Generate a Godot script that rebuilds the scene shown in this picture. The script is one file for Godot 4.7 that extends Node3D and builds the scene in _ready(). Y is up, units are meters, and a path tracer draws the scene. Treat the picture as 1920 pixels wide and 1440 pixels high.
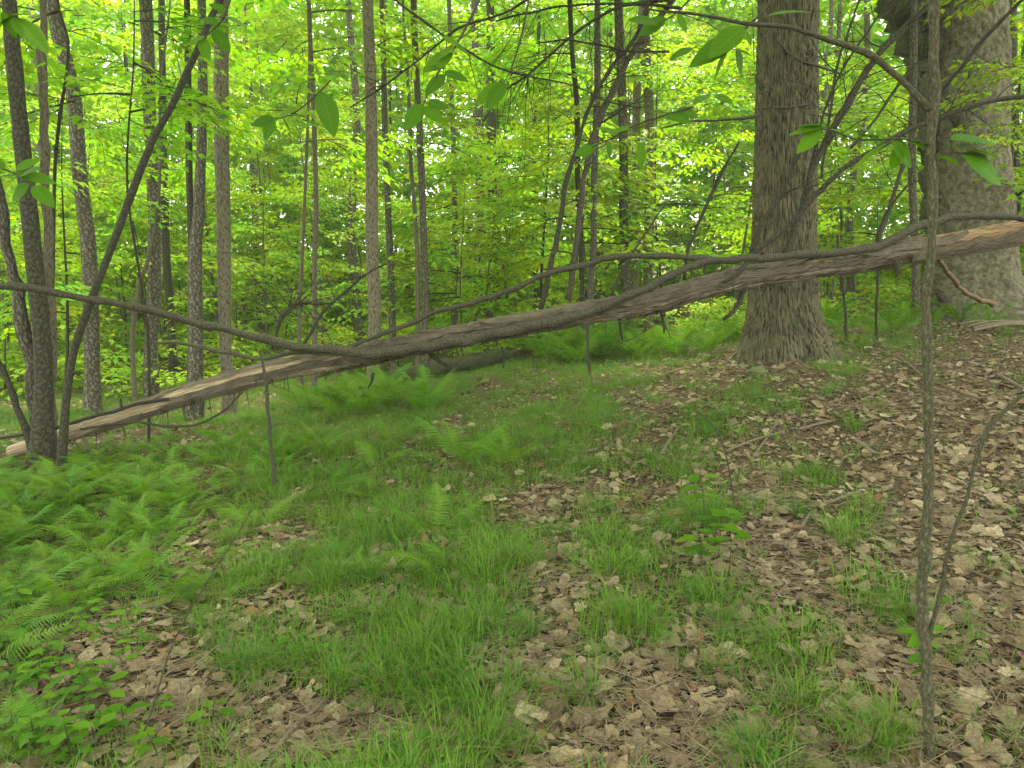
extends Node3D
# A mixed hardwood and hemlock forest: a mossy slope with leaf litter, a fallen trunk leaning across it, dense bright understory behind.

const FOCAL := 1383.0          # focal length in pixels of the 1920 x 1440 photograph
const EYE := 1.55
const PITCH := 0.1047          # camera looks 6 degrees down
var rng := RandomNumberGenerator.new()
var noise := FastNoiseLite.new()
var fine := FastNoiseLite.new()
var patchy := FastNoiseLite.new()
var used := {}
var control := []              # ground control points: x, z, height
var hgrid := PackedFloat32Array()
const GX0 := -70.0
const GZ0 := -100.0
const GSTEP := 0.4
const GNX := 351
const GNZ := 281
var M := {}

# ---------------------------------------------------------------- pixels and ground
func pix(x: float, y: float, d: float) -> Vector3:
	var u := (x - 960.0) / FOCAL
	var v := (720.0 - y) / FOCAL
	var fy := v * cos(PITCH) - sin(PITCH)
	var fz := cos(PITCH) + v * sin(PITCH)
	return Vector3(d * u / fz, EYE + d * fy / fz, -d)

func to_pix(p: Vector3) -> Vector2:
	var q := p - Vector3(0, EYE, 0)
	var fwd := -q.z * cos(PITCH) - q.y * sin(PITCH)
	var up := q.y * cos(PITCH) - q.z * sin(PITCH)
	if fwd < 0.1:
		return Vector2(-9999, -9999)
	return Vector2(960.0 + FOCAL * q.x / fwd, 720.0 - FOCAL * up / fwd)

func raw_height(x: float, z: float) -> float:
	var sw := 0.0
	var sh := 0.0
	for c in control:
		var dx: float = c.x - x
		var dz: float = c.y - z
		var r2 := dx * dx + dz * dz
		var w := 1.0 / ((r2 + 1.2) * (r2 + 1.2))
		sw += w
		sh += w * c.z
	return sh / sw

func build_height() -> void:
	for a in [[100, 1440, -0.12], [960, 1440, 0.0], [1850, 1440, 0.1]]:
		var p := pix(a[0], a[1], 2.34)
		control.append(Vector3(p.x, p.z, a[2]))
	for a in [[0, 1100, 4.3], [500, 1050, 4.45], [960, 1000, 4.5], [1400, 1000, 4.2], [1850, 1000, 4.0], [960, 800, 7.4], [600, 830, 6.9], [300, 860, 6.7], [60, 865, 6.8],
			[1000, 690, 10.5], [1470, 680, 8.2], [1300, 760, 7.2], [1600, 760, 6.6], [1850, 760, 6.3], [1820, 606, 10.5], [1640, 640, 9.6],
			[285, 742, 13.0], [180, 775, 11.0], [430, 785, 10.3], [703, 738, 10.5], [795, 718, 12.0], [1177, 640, 13.5], [1213, 625, 14.5], [1110, 662, 12.0], [1717, 605, 12.0], [840, 700, 12.5]]:
		var p := pix(a[0], a[1], a[2])
		control.append(Vector3(p.x, p.z, p.y))
	for a in [[-10, -22, 0.2], [0, -24, 0.7], [10, -24, 1.9], [-20, -35, 0.8], [0, -38, 1.6], [20, -38, 3.0], [-40, -60, 3.0], [0, -62, 4.0], [40, -60, 5.0], [0, -95, 9.0], [-60, -95, 9.0], [60, -95, 9.0],
			[-8, 2, -0.5], [0, 3, -0.1], [8, 2, 0.5], [-12, -8, -0.6], [14, -8, 2.0], [-30, -20, -0.5], [30, -15, 3.5], [-30, 5, -1.5], [30, 5, 2.0]]:
		control.append(Vector3(a[0], a[1], a[2]))
	hgrid.resize(GNX * GNZ)
	for j in GNZ:
		for i in GNX:
			hgrid[j * GNX + i] = raw_height(GX0 + i * GSTEP, GZ0 + j * GSTEP)

func gh(x: float, z: float) -> float:
	var fx := clampf((x - GX0) / GSTEP, 0.0, GNX - 1.001)
	var fz := clampf((z - GZ0) / GSTEP, 0.0, GNZ - 1.001)
	var i := int(fx)
	var j := int(fz)
	fx -= i
	fz -= j
	var k := j * GNX + i
	var base := lerpf(lerpf(hgrid[k], hgrid[k + 1], fx), lerpf(hgrid[k + GNX], hgrid[k + GNX + 1], fx), fz)
	return base + 0.05 * noise.get_noise_2d(x * 22.0, z * 22.0) + 0.02 * noise.get_noise_2d(x * 90.0, z * 90.0)

func ground(x: float, z: float) -> Vector3:
	return Vector3(x, gh(x, z), z)

func hit(x: float, y: float) -> Vector3:      # where the line of sight through a pixel meets the ground
	var d := 1.6
	while d < 60.0:
		var p := pix(x, y, d)
		if p.y <= gh(p.x, p.z):
			return ground(p.x, p.z)
		d += 0.03 + d * 0.003
	var q := pix(x, y, 12.0)
	return ground(q.x, q.z)

# ---------------------------------------------------------------- nodes
func numbered(called: String) -> String:
	if not used.has(called):
		used[called] = 0
		return called
	used[called] += 1
	return "%s_%03d" % [called, used[called]]

func thing(called: String, label: String, category: String, at: Vector3, group := "") -> Node3D:
	var o := Node3D.new()
	o.name = numbered(called)
	add_child(o)
	o.position = at
	tag(o, label, category, group)
	return o

func tag(o: Node, label: String, category := "", group := "", kind := "") -> void:
	o.set_meta("label", label)
	if category: o.set_meta("category", category)
	if group: o.set_meta("group", group)
	if kind: o.set_meta("kind", kind)

func part(called: String, mesh: Mesh, mat: Material, parent: Node, at := Transform3D()) -> MeshInstance3D:
	var o := MeshInstance3D.new()
	o.name = called if parent != self else numbered(called)
	o.mesh = mesh
	if mat: o.material_override = mat
	o.transform = at
	parent.add_child(o, true)
	return o

func multi(called: String, mesh: Mesh, mat: Material, where: Array, cols: PackedColorArray, parent: Node) -> MultiMeshInstance3D:
	var mm := MultiMesh.new()
	mm.transform_format = MultiMesh.TRANSFORM_3D
	mm.use_colors = true
	mm.mesh = mesh
	mm.instance_count = where.size()
	for i in where.size():
		mm.set_instance_transform(i, where[i])
		mm.set_instance_color(i, cols[i])
	var o := MultiMeshInstance3D.new()
	o.name = called if parent != self else numbered(called)
	o.multimesh = mm
	o.material_override = mat
	parent.add_child(o, true)
	return o

# ---------------------------------------------------------------- shapes
func begin() -> SurfaceTool:
	var st := SurfaceTool.new()
	st.begin(Mesh.PRIMITIVE_TRIANGLES)
	return st

func finish(st: SurfaceTool) -> ArrayMesh:
	st.generate_normals()
	return st.commit()

func smooth_line(pts: Array, rad: Array, step: float) -> Array:     # Catmull-Rom through the points
	var op := PackedVector3Array()
	var orr := PackedFloat32Array()
	var n := pts.size()
	for i in n - 1:
		var p0: Vector3 = pts[maxi(i - 1, 0)]
		var p1: Vector3 = pts[i]
		var p2: Vector3 = pts[i + 1]
		var p3: Vector3 = pts[mini(i + 2, n - 1)]
		var k := maxi(1, int(ceil(p1.distance_to(p2) / step)))
		for s in k:
			var t := float(s) / k
			op.append(p1.cubic_interpolate(p2, p0, p3, t))
			orr.append(lerpf(rad[i], rad[i + 1], t))
	op.append(pts[n - 1])
	orr.append(rad[n - 1])
	return [op, orr]

func relief(kind: int, q: Vector3, a: float, along: float, rr: float) -> float:
	match kind:
		1: return bump_hemlock(q, a, along, rr)
		2: return bump_beech(q, a, along, rr)
		3: return bump_log(q, a, along, rr)
		4: return bump_bare(q, a, along, rr)
		5: return bump_sapling(q, a, along, rr)
	return 0.0

func bump_hemlock(q: Vector3, a: float, along: float, rr: float) -> float:
	var w := q + Vector3(1, 0, 1) * 0.06 * noise.get_noise_3d(q.x * 20.0, q.y * 20.0, q.z * 20.0)
	var v: float = absf(noise.get_noise_3d(w.x * 300.0, w.y * 38.0, w.z * 300.0))
	var v2: float = absf(noise.get_noise_3d(w.x * 700.0 + 30.0, w.y * 170.0, w.z * 700.0))
	var root := 0.0
	if q.y < 0.7:
		root = pow(1.0 - clampf(q.y / 0.7, 0, 1), 2.0) * (0.07 * sin(a * 5.0 + 0.6) + 0.04 * sin(a * 9.0 + 2.0)) + 0.02 * noise.get_noise_3d(q.x * 70.0, q.y * 70.0, q.z * 70.0)
	return -0.035 + 0.042 * minf(v * 5.0, 1.0) + 0.014 * minf(v2 * 4.0, 1.0) + root

func bump_beech(q: Vector3, a: float, along: float, rr: float) -> float:
	var root := 0.0
	if q.y < 1.0:
		root = pow(1.0 - clampf(q.y, 0, 1), 2.0) * (0.12 * sin(a * 4.0 + 1.6) + 0.05 * sin(a * 7.0))
	var pit: float = noise.get_noise_3d(q.x * 120.0, q.y * 90.0, q.z * 120.0)
	return root + 0.035 * noise.get_noise_3d(q.x * 28.0, q.y * 28.0, q.z * 28.0) - 0.07 * maxf(0.0, pit - 0.12) + 0.009 * minf(1.0, 4.0 * absf(noise.get_noise_3d(q.x * 260.0, q.y * 150.0, q.z * 260.0)))

func bump_log(q: Vector3, a: float, along: float, rr: float) -> float:
	var g: float = noise.get_noise_3d(a * 60.0, along * 9.0, 3.0)
	var g2: float = absf(noise.get_noise_3d(cos(a) * 90.0, along * 14.0, sin(a) * 90.0))
	return 0.016 * g - 0.034 + 0.03 * minf(g2 * 5.0, 1.0) + 0.008 * noise.get_noise_3d(cos(a) * 330.0, along * 40.0, sin(a) * 330.0)

func bump_bare(q: Vector3, a: float, along: float, rr: float) -> float:
	var crack: float = absf(noise.get_noise_3d(cos(a) * 22.0 + 9.0, along * 4.0, sin(a) * 22.0))
	return -0.006 + 0.006 * noise.get_noise_3d(cos(a) * 90.0, along * 6.0, sin(a) * 90.0) - (0.02 if crack < 0.022 else 0.0)

func bump_sapling(q: Vector3, a: float, along: float, rr: float) -> float:
	var k := fposmod(along, 0.23)
	return rr * (0.16 * exp(-pow((k - 0.1) / 0.016, 2.0)) + 0.1 * noise.get_noise_3d(q.x * 300.0, q.y * 120.0, q.z * 300.0) + 0.06 * noise.get_noise_3d(q.x * 900.0, q.y * 500.0, q.z * 900.0))

# a tube along a line; bump(point, angle, along, radius) -> radius change
func tube(st: SurfaceTool, line: Array, seg: int, count: int, bump := 0, rough := 0.0, knots := 0.0) -> int:
	var pts: PackedVector3Array = line[0]
	var rad: PackedFloat32Array = line[1]
	var n := pts.size()
	if n < 2: return count
	var t0 := (pts[1] - pts[0]).normalized()
	var side := t0.cross(Vector3(0.31, 0.2, 0.93)).normalized()
	if side.length() < 0.5: side = t0.cross(Vector3.RIGHT).normalized()
	var along := 0.0
	for i in n:
		var t: Vector3 = (pts[mini(i + 1, n - 1)] - pts[maxi(i - 1, 0)]).normalized()
		side = (side - t * side.dot(t)).normalized()
		var up := t.cross(side)
		if i > 0: along += pts[i].distance_to(pts[i - 1])
		for j in seg + 1:
			var a := TAU * (j % seg) / seg
			var dir := side * cos(a) + up * sin(a)
			var r := rad[i]
			var p := pts[i] + dir * r
			if bump > 0:
				r += relief(bump, p, a, along, r)
			elif rough > 0.0:
				r *= 1.0 + rough * noise.get_noise_3d(p.x * 160.0, p.y * 60.0, p.z * 160.0) + rough * 0.8 * noise.get_noise_3d(p.x * 30.0 + 50.0, p.y * 30.0, p.z * 30.0)
			st.set_uv(Vector2(float(j) / seg, along))
			st.set_uv2(Vector2(float(j) / seg, along))
			st.add_vertex(pts[i] + dir * r)
	for i in n - 1:
		for j in seg:
			var a := count + i * (seg + 1) + j
			var c := a + seg + 1
			st.add_index(a); st.add_index(c); st.add_index(a + 1)
			st.add_index(a + 1); st.add_index(c); st.add_index(c + 1)
	count += n * (seg + 1)
	for e in 2:
		var i := 0 if e == 0 else n - 1
		st.set_uv(Vector2(0.5, along * e))
		st.set_uv2(Vector2(0.5, along * e))
		st.add_vertex(pts[i])
		var ring := count - n * (seg + 1) - e + i * (seg + 1)
		for j in seg:
			if e == 0:
				st.add_index(count); st.add_index(ring + j); st.add_index(ring + j + 1)
			else:
				st.add_index(count); st.add_index(ring + j + 1); st.add_index(ring + j)
		count += 1
	return count

func stem_mesh(line: Array, seg: int, rough := 0.22, bump := 0) -> ArrayMesh:
	var st := begin()
	tube(st, line, seg, 0, bump, rough)
	return finish(st)

func shifted(line: Array, by: Vector3) -> Array:
	var p: PackedVector3Array = line[0]
	for i in p.size(): p[i] -= by
	return [p, line[1]]

func px_line(pts: Array, d: float, step := 0.12, d_end := -1.0) -> Array:   # pts: x, y, width in pixels [, distance]
	var p := []
	var r := []
	for i in pts.size():
		var a: Array = pts[i]
		var dd: float = a[3] if a.size() > 3 else lerpf(d, d_end, float(i) / (pts.size() - 1)) if d_end > 0.0 else d
		p.append(pix(a[0], a[1], dd))
		r.append(a[2] * dd / FOCAL * 0.5)
	var line := smooth_line(p, r, step)
	var lp: PackedVector3Array = line[0]
	var lr: PackedFloat32Array = line[1]
	for i in range(1, lp.size() - 1):       # kinks and swellings
		var q := lp[i]
		var o := Vector3(noise.get_noise_3d(q.x * 70.0, q.y * 70.0, q.z * 70.0 + 11.0), noise.get_noise_3d(q.x * 70.0, q.y * 70.0, q.z * 70.0 + 57.0), noise.get_noise_3d(q.x * 70.0, q.y * 70.0, q.z * 70.0 + 91.0))
		lp[i] = q + o * (lr[i] * 0.75 + 0.003)
		lr[i] *= 1.0 + 0.35 * noise.get_noise_3d(q.x * 110.0 + 7.0, q.y * 110.0, q.z * 110.0)
	return [lp, lr]

# a leaf as two bent halves: from at along dir, with normal nrm
func add_leaf(st: SurfaceTool, count: int, at: Vector3, dir: Vector3, nrm: Vector3, length: float, width: float, droop := 0.15, rich := true, tint := Color.WHITE) -> int:
	var s := dir.cross(nrm).normalized()
	st.set_color(tint)
	var fold := width * 0.22
	if rich:
		var ts := [0.0, 0.22, 0.52, 0.8, 1.0]
		var ws := [0.0, 0.36, 0.5, 0.3, 0.0]
		for k in 5:
			var t: float = ts[k]
			var c := at + dir * length * t - nrm * droop * length * t * t
			var w: float = ws[k] * width
			st.set_uv(Vector2(0.5, t)); st.add_vertex(c - nrm * fold * ws[k] * 2.0)
			st.set_uv(Vector2(0.0, t)); st.add_vertex(c - s * w)
			st.set_uv(Vector2(1.0, t)); st.add_vertex(c + s * w)
		for k in 4:
			var a := count + k * 3
			var b := a + 3
			if k > 0:
				st.add_index(a + 1); st.add_index(a); st.add_index(b + 1)
				st.add_index(a); st.add_index(a + 2); st.add_index(b + 2)
			st.add_index(a); st.add_index(b); st.add_index(b + 1)
			st.add_index(a); st.add_index(b + 2); st.add_index(b)
		return count + 15
	var tip := at + dir * length - nrm * droop * length
	var mid := at + dir * length * 0.45 - nrm * (droop * length * 0.2 + fold)
	st.set_uv(Vector2(0.5, 0)); st.add_vertex(at)
	st.set_uv(Vector2(0, 0.45)); st.add_vertex(at + dir * length * 0.45 - s * width * 0.5)
	st.set_uv(Vector2(0.5, 0.5)); st.add_vertex(mid)
	st.set_uv(Vector2(1, 0.45)); st.add_vertex(at + dir * length * 0.45 + s * width * 0.5)
	st.set_uv(Vector2(0.5, 1)); st.add_vertex(tip)
	for q in [[0, 2, 1], [1, 2, 4], [0, 3, 2], [2, 3, 4]]:
		for k in q: st.add_index(count + k)
	return count + 5

# a maple-like leaf: three to five pointed lobes round a palm
func add_maple(st: SurfaceTool, count: int, at: Vector3, dir: Vector3, nrm: Vector3, size: float, tint := Color.WHITE) -> int:
	var s := dir.cross(nrm).normalized()
	st.set_color(tint)
	var shape := [[0.0, 0.0], [-0.32, -0.05], [-0.22, 0.16], [-0.52, 0.36], [-0.22, 0.42], [-0.16, 0.62], [0.0, 1.0], [0.16, 0.62], [0.22, 0.42], [0.52, 0.36], [0.22, 0.16], [0.32, -0.05]]
	var c := at + dir * size * 0.3 - nrm * size * 0.05
	st.set_uv(Vector2(0.5, 0.3)); st.add_vertex(c)
	for q in shape:
		var x: float = q[0]
		var y: float = q[1]
		st.set_uv(Vector2(0.5 + x, y))
		st.add_vertex(at + s * x * size + dir * y * size - nrm * size * (0.16 * y * y + 0.22 * absf(x) * absf(x)))
	for k in 12:
		st.add_index(count); st.add_index(count + 1 + (k + 1) % 12); st.add_index(count + 1 + k)
	return count + 13

func add_rod(st: SurfaceTool, count: int, a: Vector3, b: Vector3, ra: float, rb: float, tint: Color) -> int:   # three-sided rod
	var t := (b - a).normalized()
	var s := t.cross(Vector3(0.2, 0.9, 0.38)).normalized()
	var u := t.cross(s)
	st.set_color(tint)
	for k in 6:
		var ang := TAU * (k % 3) / 3.0
		var r := ra if k < 3 else rb
		st.set_uv(Vector2(0.5, 0.0))
		st.add_vertex((a if k < 3 else b) + (s * cos(ang) + u * sin(ang)) * r)
	for k in 3:
		var n := (k + 1) % 3
		for q in [k, k + 3, n, n, k + 3, n + 3]: st.add_index(count + q)
	return count + 6

const TWIG := Color(0.05, 0.045, 0.028)

func add_flake(st: SurfaceTool, count: int, at: Vector3, dir: Vector3, nrm: Vector3, length: float, width: float, tint: Color) -> int:   # far leaf: two faces folded along the midrib
	var s := dir.cross(nrm).normalized()
	st.set_color(tint)
	st.set_uv(Vector2(0.5, 0)); st.add_vertex(at)
	st.set_uv(Vector2(0, 0.45)); st.add_vertex(at + dir * length * 0.45 - s * width * 0.5 + nrm * width * 0.15)
	st.set_uv(Vector2(0.5, 1)); st.add_vertex(at + dir * length - nrm * length * 0.12)
	st.set_uv(Vector2(1, 0.45)); st.add_vertex(at + dir * length * 0.45 + s * width * 0.5 + nrm * width * 0.15)
	for k in [0, 2, 1, 0, 3, 2]: st.add_index(count + k)
	return count + 4


# a flat leafy spray that leaves the origin along +x; kinds: "beech", "maple", "far"
func make_spray(kind: String, tone: Color) -> ArrayMesh:
	var st := begin()
	var n := 0
	var sides := 3 if kind == "distant" else 5 if kind == "far" else 6
	var reach := 0.85
	var pts := []
	for k in 8:
		var t := k / 7.0
		pts.append(Vector3(reach * t, -0.16 * t * t + rng.randf_range(-0.015, 0.015), 0.08 * sin(t * 3.0) + rng.randf_range(-0.02, 0.02)))
	if kind != "distant":
		for k in [0, 2, 4]: n = add_rod(st, n, pts[k], pts[mini(k + 2, 7)], 0.006 - k * 0.0006, 0.0048 - k * 0.0006, TWIG)
	var twigs := [[pts[2], Vector3(1, 0, 0), 0.55, 3]]
	for k in sides:
		var sgn := 1.0 if k % 2 == 0 else -1.0
		var at: Vector3 = pts[1 + k]
		var dir := Vector3(0.75, rng.randf_range(-0.25, 0.12), sgn * rng.randf_range(0.6, 1.1)).normalized()
		var long := rng.randf_range(0.26, 0.46) * (1.0 - 0.07 * k)
		if kind == "maple" or kind == "beech": n = add_rod(st, n, at, at + dir * long, 0.003, 0.0015, TWIG)
		twigs.append([at, dir, long, 0])
	for tw in twigs:
		var at: Vector3 = tw[0]
		var dir: Vector3 = tw[1]
		var long: float = tw[2]
		var gap := 0.11 if kind == "maple" else 0.17 if kind == "distant" else 0.085
		var k := 0
		var s := gap * 0.7
		while s < long + gap * 0.5:
			var sgn := 1.0 if k % 2 == 0 else -1.0
			var side := dir.cross(Vector3.UP).normalized() * sgn
			var ld := (dir * rng.randf_range(0.4, 1.0) + side * rng.randf_range(0.6, 1.0) + Vector3(0, rng.randf_range(-0.5, 0.05), 0)).normalized()
			if s >= long: ld = (dir + Vector3(0, -0.3, 0)).normalized()
			var nm := Vector3(rng.randf_range(-0.35, 0.35), 1, rng.randf_range(-0.35, 0.35)).normalized()
			nm = (nm - ld * nm.dot(ld)).normalized()
			var g := rng.randf_range(0.86, 1.12)
			var tint := Color(tone.r * g * rng.randf_range(0.8, 1.2), tone.g * g, tone.b * g * rng.randf_range(0.7, 1.2))
			var p := at + dir * minf(s, long) + Vector3(0, rng.randf_range(-0.03, 0.02), 0)
			if kind == "maple":
				n = add_maple(st, n, p + ld * 0.03, ld, nm, rng.randf_range(0.085, 0.13), tint)
			else:
				var l := rng.randf_range(0.09, 0.14) * (1.7 if kind == "distant" else 1.0)
				if kind == "beech": n = add_leaf(st, n, p, ld, nm, l, l * rng.randf_range(0.52, 0.64), rng.randf_range(0.05, 0.3), false, tint)
				else: n = add_flake(st, n, p, ld, nm, l, l * rng.randf_range(0.6, 0.75), tint)
			k += 1
			s += gap * rng.randf_range(0.8, 1.15)
	return finish(st)

func make_frond(curl: float) -> ArrayMesh:          # length 1 along +x, arching
	var st := begin()
	var n := 0
	var last := Vector3.ZERO
	var pairs := 23
	for k in pairs + 1:
		var t := float(k) / pairs
		var p := Vector3(t * (1.0 - 0.12 * curl * t), curl * (0.36 * t - 0.62 * t * t), 0.03 * sin(t * 4.0))
		if k > 0: n = add_rod(st, n, last, p, 0.006 * (1.1 - t), 0.006 * (1.05 - t), Color(0.95, 0.75, 0.6))
		var fwd := (p - last).normalized() if k > 0 else Vector3.RIGHT
		last = p
		if t < 0.16: continue
		var w := 0.21 * pow(sin(PI * clampf((t - 0.1) / 0.9 * 0.78 + 0.22, 0.0, 1.0)), 0.9) + 0.012
		for sgn in [-1.0, 1.0]:
			var side: Vector3 = fwd.cross(Vector3.UP).normalized() * sgn
			var dir: Vector3 = (side + fwd * rng.randf_range(0.22, 0.4) + Vector3(0, rng.randf_range(-0.3, 0.08), 0)).normalized()
			var nm := (Vector3.UP - dir * dir.y).normalized()
			var s: Vector3 = dir.cross(nm)
			var g := rng.randf_range(0.85, 1.12)
			st.set_color(Color(g, g, g))
			# pinna: a tapering blade with toothed edges
			var len_: float = w * rng.randf_range(0.88, 1.05)
			var wid := 0.034
			var base := n
			var steps := 3
			for q in steps + 1:
				var tt := float(q) / steps
				var c := p + dir * len_ * tt - Vector3(0, len_ * 0.25 * tt * tt, 0)
				var ww := wid * 0.5 * (1.0 - tt * 0.92) * (1.0 if q % 2 == 0 else 0.62)
				st.set_uv(Vector2(0, tt)); st.add_vertex(c - s * ww)
				st.set_uv(Vector2(1, tt)); st.add_vertex(c + s * ww)
				n += 2
			for q in steps:
				var a := base + q * 2
				for z in [a, a + 1, a + 2, a + 1, a + 3, a + 2]: st.add_index(z)
	return finish(st)

func make_tuft(blades: int, height: float, spread: float, wide: float, arch: float) -> ArrayMesh:
	var st := begin()
	var n := 0
	for b in blades:
		var az := rng.randf() * TAU
		var out := Vector3(cos(az), 0, sin(az))
		var side := Vector3(-sin(az), 0, cos(az))
		var h := height * rng.randf_range(0.5, 1.15)
		var lean := rng.randf_range(0.15, 1.0) * arch
		var at := out * spread * sqrt(rng.randf()) * 0.5 + Vector3(rng.randf_range(-1, 1), 0, rng.randf_range(-1, 1)) * spread * 0.2
		var g := rng.randf_range(0.88, 1.12)
		var dry := rng.randf() < 0.1
		st.set_color(Color(g * 2.2, g * 1.35, g * 1.7) if dry else Color(g * rng.randf_range(0.85, 1.2), g, g))
		var base := n
		var steps := 4
		var twist := rng.randf_range(-0.5, 0.5)
		for q in steps + 1:
			var t := float(q) / steps
			var c := at + out * h * lean * t * t * 0.9 + Vector3(0, h * (t - 0.42 * lean * t * t * t), 0) + side * twist * h * t * t * 0.4
			var w := wide * 0.5 * (1.0 - t * t)
			st.set_uv(Vector2(0, t)); st.add_vertex(c - side * w)
			st.set_uv(Vector2(1, t)); st.add_vertex(c + side * w)
			n += 2
		for q in steps:
			var a := base + q * 2
			for z in [a, a + 1, a + 2, a + 1, a + 3, a + 2]: st.add_index(z)
	return finish(st)

func curl(p: Vector2, cx: float, cy: float, tw: float, v: int) -> Vector3:
	return Vector3(p.x, cx * p.x * p.x + cy * p.y * p.y + tw * p.x * p.y + 0.03 * sin(p.x * 7.0 + v) + 0.03 * sin(p.y * 8.0), p.y)

func make_dead_leaf(v: int) -> ArrayMesh:          # curled brown leaf about 1 across, lying in the xz plane
	var st := begin()
	var lobes := v % 2 == 0
	var outline := []
	var k := 14
	for i in k:
		var a := TAU * i / k
		var r := 0.5
		if lobes:
			r = 0.34 + 0.22 * absf(cos(a * 2.5)) + rng.randf_range(-0.05, 0.05)
		else:
			r = 0.5 * (0.42 + 0.58 * absf(cos(a))) + rng.randf_range(-0.02, 0.02)
		outline.append(Vector2(cos(a) * r, sin(a) * r * (1.0 if lobes else 0.8)))
	var cx := rng.randf_range(-0.4, 0.5)
	var cy := rng.randf_range(-0.2, 0.9)
	var tw := rng.randf_range(-0.6, 0.6)
	st.set_color(Color.WHITE)
	st.set_uv(Vector2(0.5, 0.5)); st.add_vertex(curl(Vector2.ZERO, cx, cy, tw, v))
	for o in outline:
		var h: Vector2 = o * 0.55
		st.set_uv(h + Vector2(0.5, 0.5)); st.add_vertex(curl(h, cx, cy, tw, v) - Vector3(0, 0.02, 0))
	for o in outline:
		var h: Vector2 = o
		st.set_uv(h + Vector2(0.5, 0.5)); st.add_vertex(curl(h, cx, cy, tw, v))
	for i in k:
		var j := (i + 1) % k
		st.add_index(0); st.add_index(1 + i); st.add_index(1 + j)
		st.add_index(1 + i); st.add_index(1 + k + i); st.add_index(1 + k + j)
		st.add_index(1 + i); st.add_index(1 + k + j); st.add_index(1 + j)
	return finish(st)

# ---------------------------------------------------------------- materials
func lin(r: float, g: float, b: float) -> Color:
	return Color(r, g, b).linear_to_srgb()

func noise_tex(freq: float, cols: Array, size := 512, kind := FastNoiseLite.TYPE_SIMPLEX_SMOOTH, octaves := 5, sd := 1, warp := 0.0) -> NoiseTexture2D:
	var f := FastNoiseLite.new()
	f.noise_type = kind
	f.frequency = freq
	f.fractal_octaves = octaves
	f.seed = sd
	if warp > 0.0:
		f.domain_warp_enabled = true
		f.domain_warp_amplitude = warp
		f.domain_warp_frequency = freq * 0.7
	var t := NoiseTexture2D.new()
	t.width = size
	t.height = size
	t.seamless = true
	t.noise = f
	if cols.size():
		var g := Gradient.new()
		var off := PackedFloat32Array()
		var cc := PackedColorArray()
		for c in cols:
			off.append(c[0])
			cc.append(c[1])
		g.offsets = off
		g.colors = cc
		t.color_ramp = g
	return t

func bark(cols: Array, freq: float, uv: Vector2, relief: float, sd: int, patch := [], patch_freq := 0.01, patch_uv := Vector2(1, 1)) -> StandardMaterial3D:
	var m := StandardMaterial3D.new()
	m.roughness = 0.9
	m.metallic_specular = 0.3
	m.albedo_texture = noise_tex(freq, cols, 512, FastNoiseLite.TYPE_SIMPLEX_SMOOTH, 5, sd, 12.0)
	m.uv1_scale = Vector3(uv.x, uv.y, 1)
	m.heightmap_enabled = true
	m.heightmap_texture = noise_tex(freq, [], 512, FastNoiseLite.TYPE_SIMPLEX_SMOOTH, 5, sd, 12.0)
	m.heightmap_scale = relief
	if patch.size():
		m.detail_enabled = true
		m.detail_blend_mode = BaseMaterial3D.BLEND_MODE_MIX
		m.detail_albedo = noise_tex(patch_freq, patch, 512, FastNoiseLite.TYPE_SIMPLEX_SMOOTH, 5, sd + 7, 20.0)
		m.detail_uv_layer = BaseMaterial3D.DETAIL_UV_2
		m.uv2_scale = Vector3(patch_uv.x, patch_uv.y, 1)
	return m

func leaf_mat(rough: float, through: Color) -> StandardMaterial3D:
	var m := StandardMaterial3D.new()
	m.vertex_color_use_as_albedo = true
	m.roughness = rough
	m.metallic_specular = 0.24
	m.cull_mode = BaseMaterial3D.CULL_DISABLED
	m.backlight_enabled = true
	m.backlight = through
	return m

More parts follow.
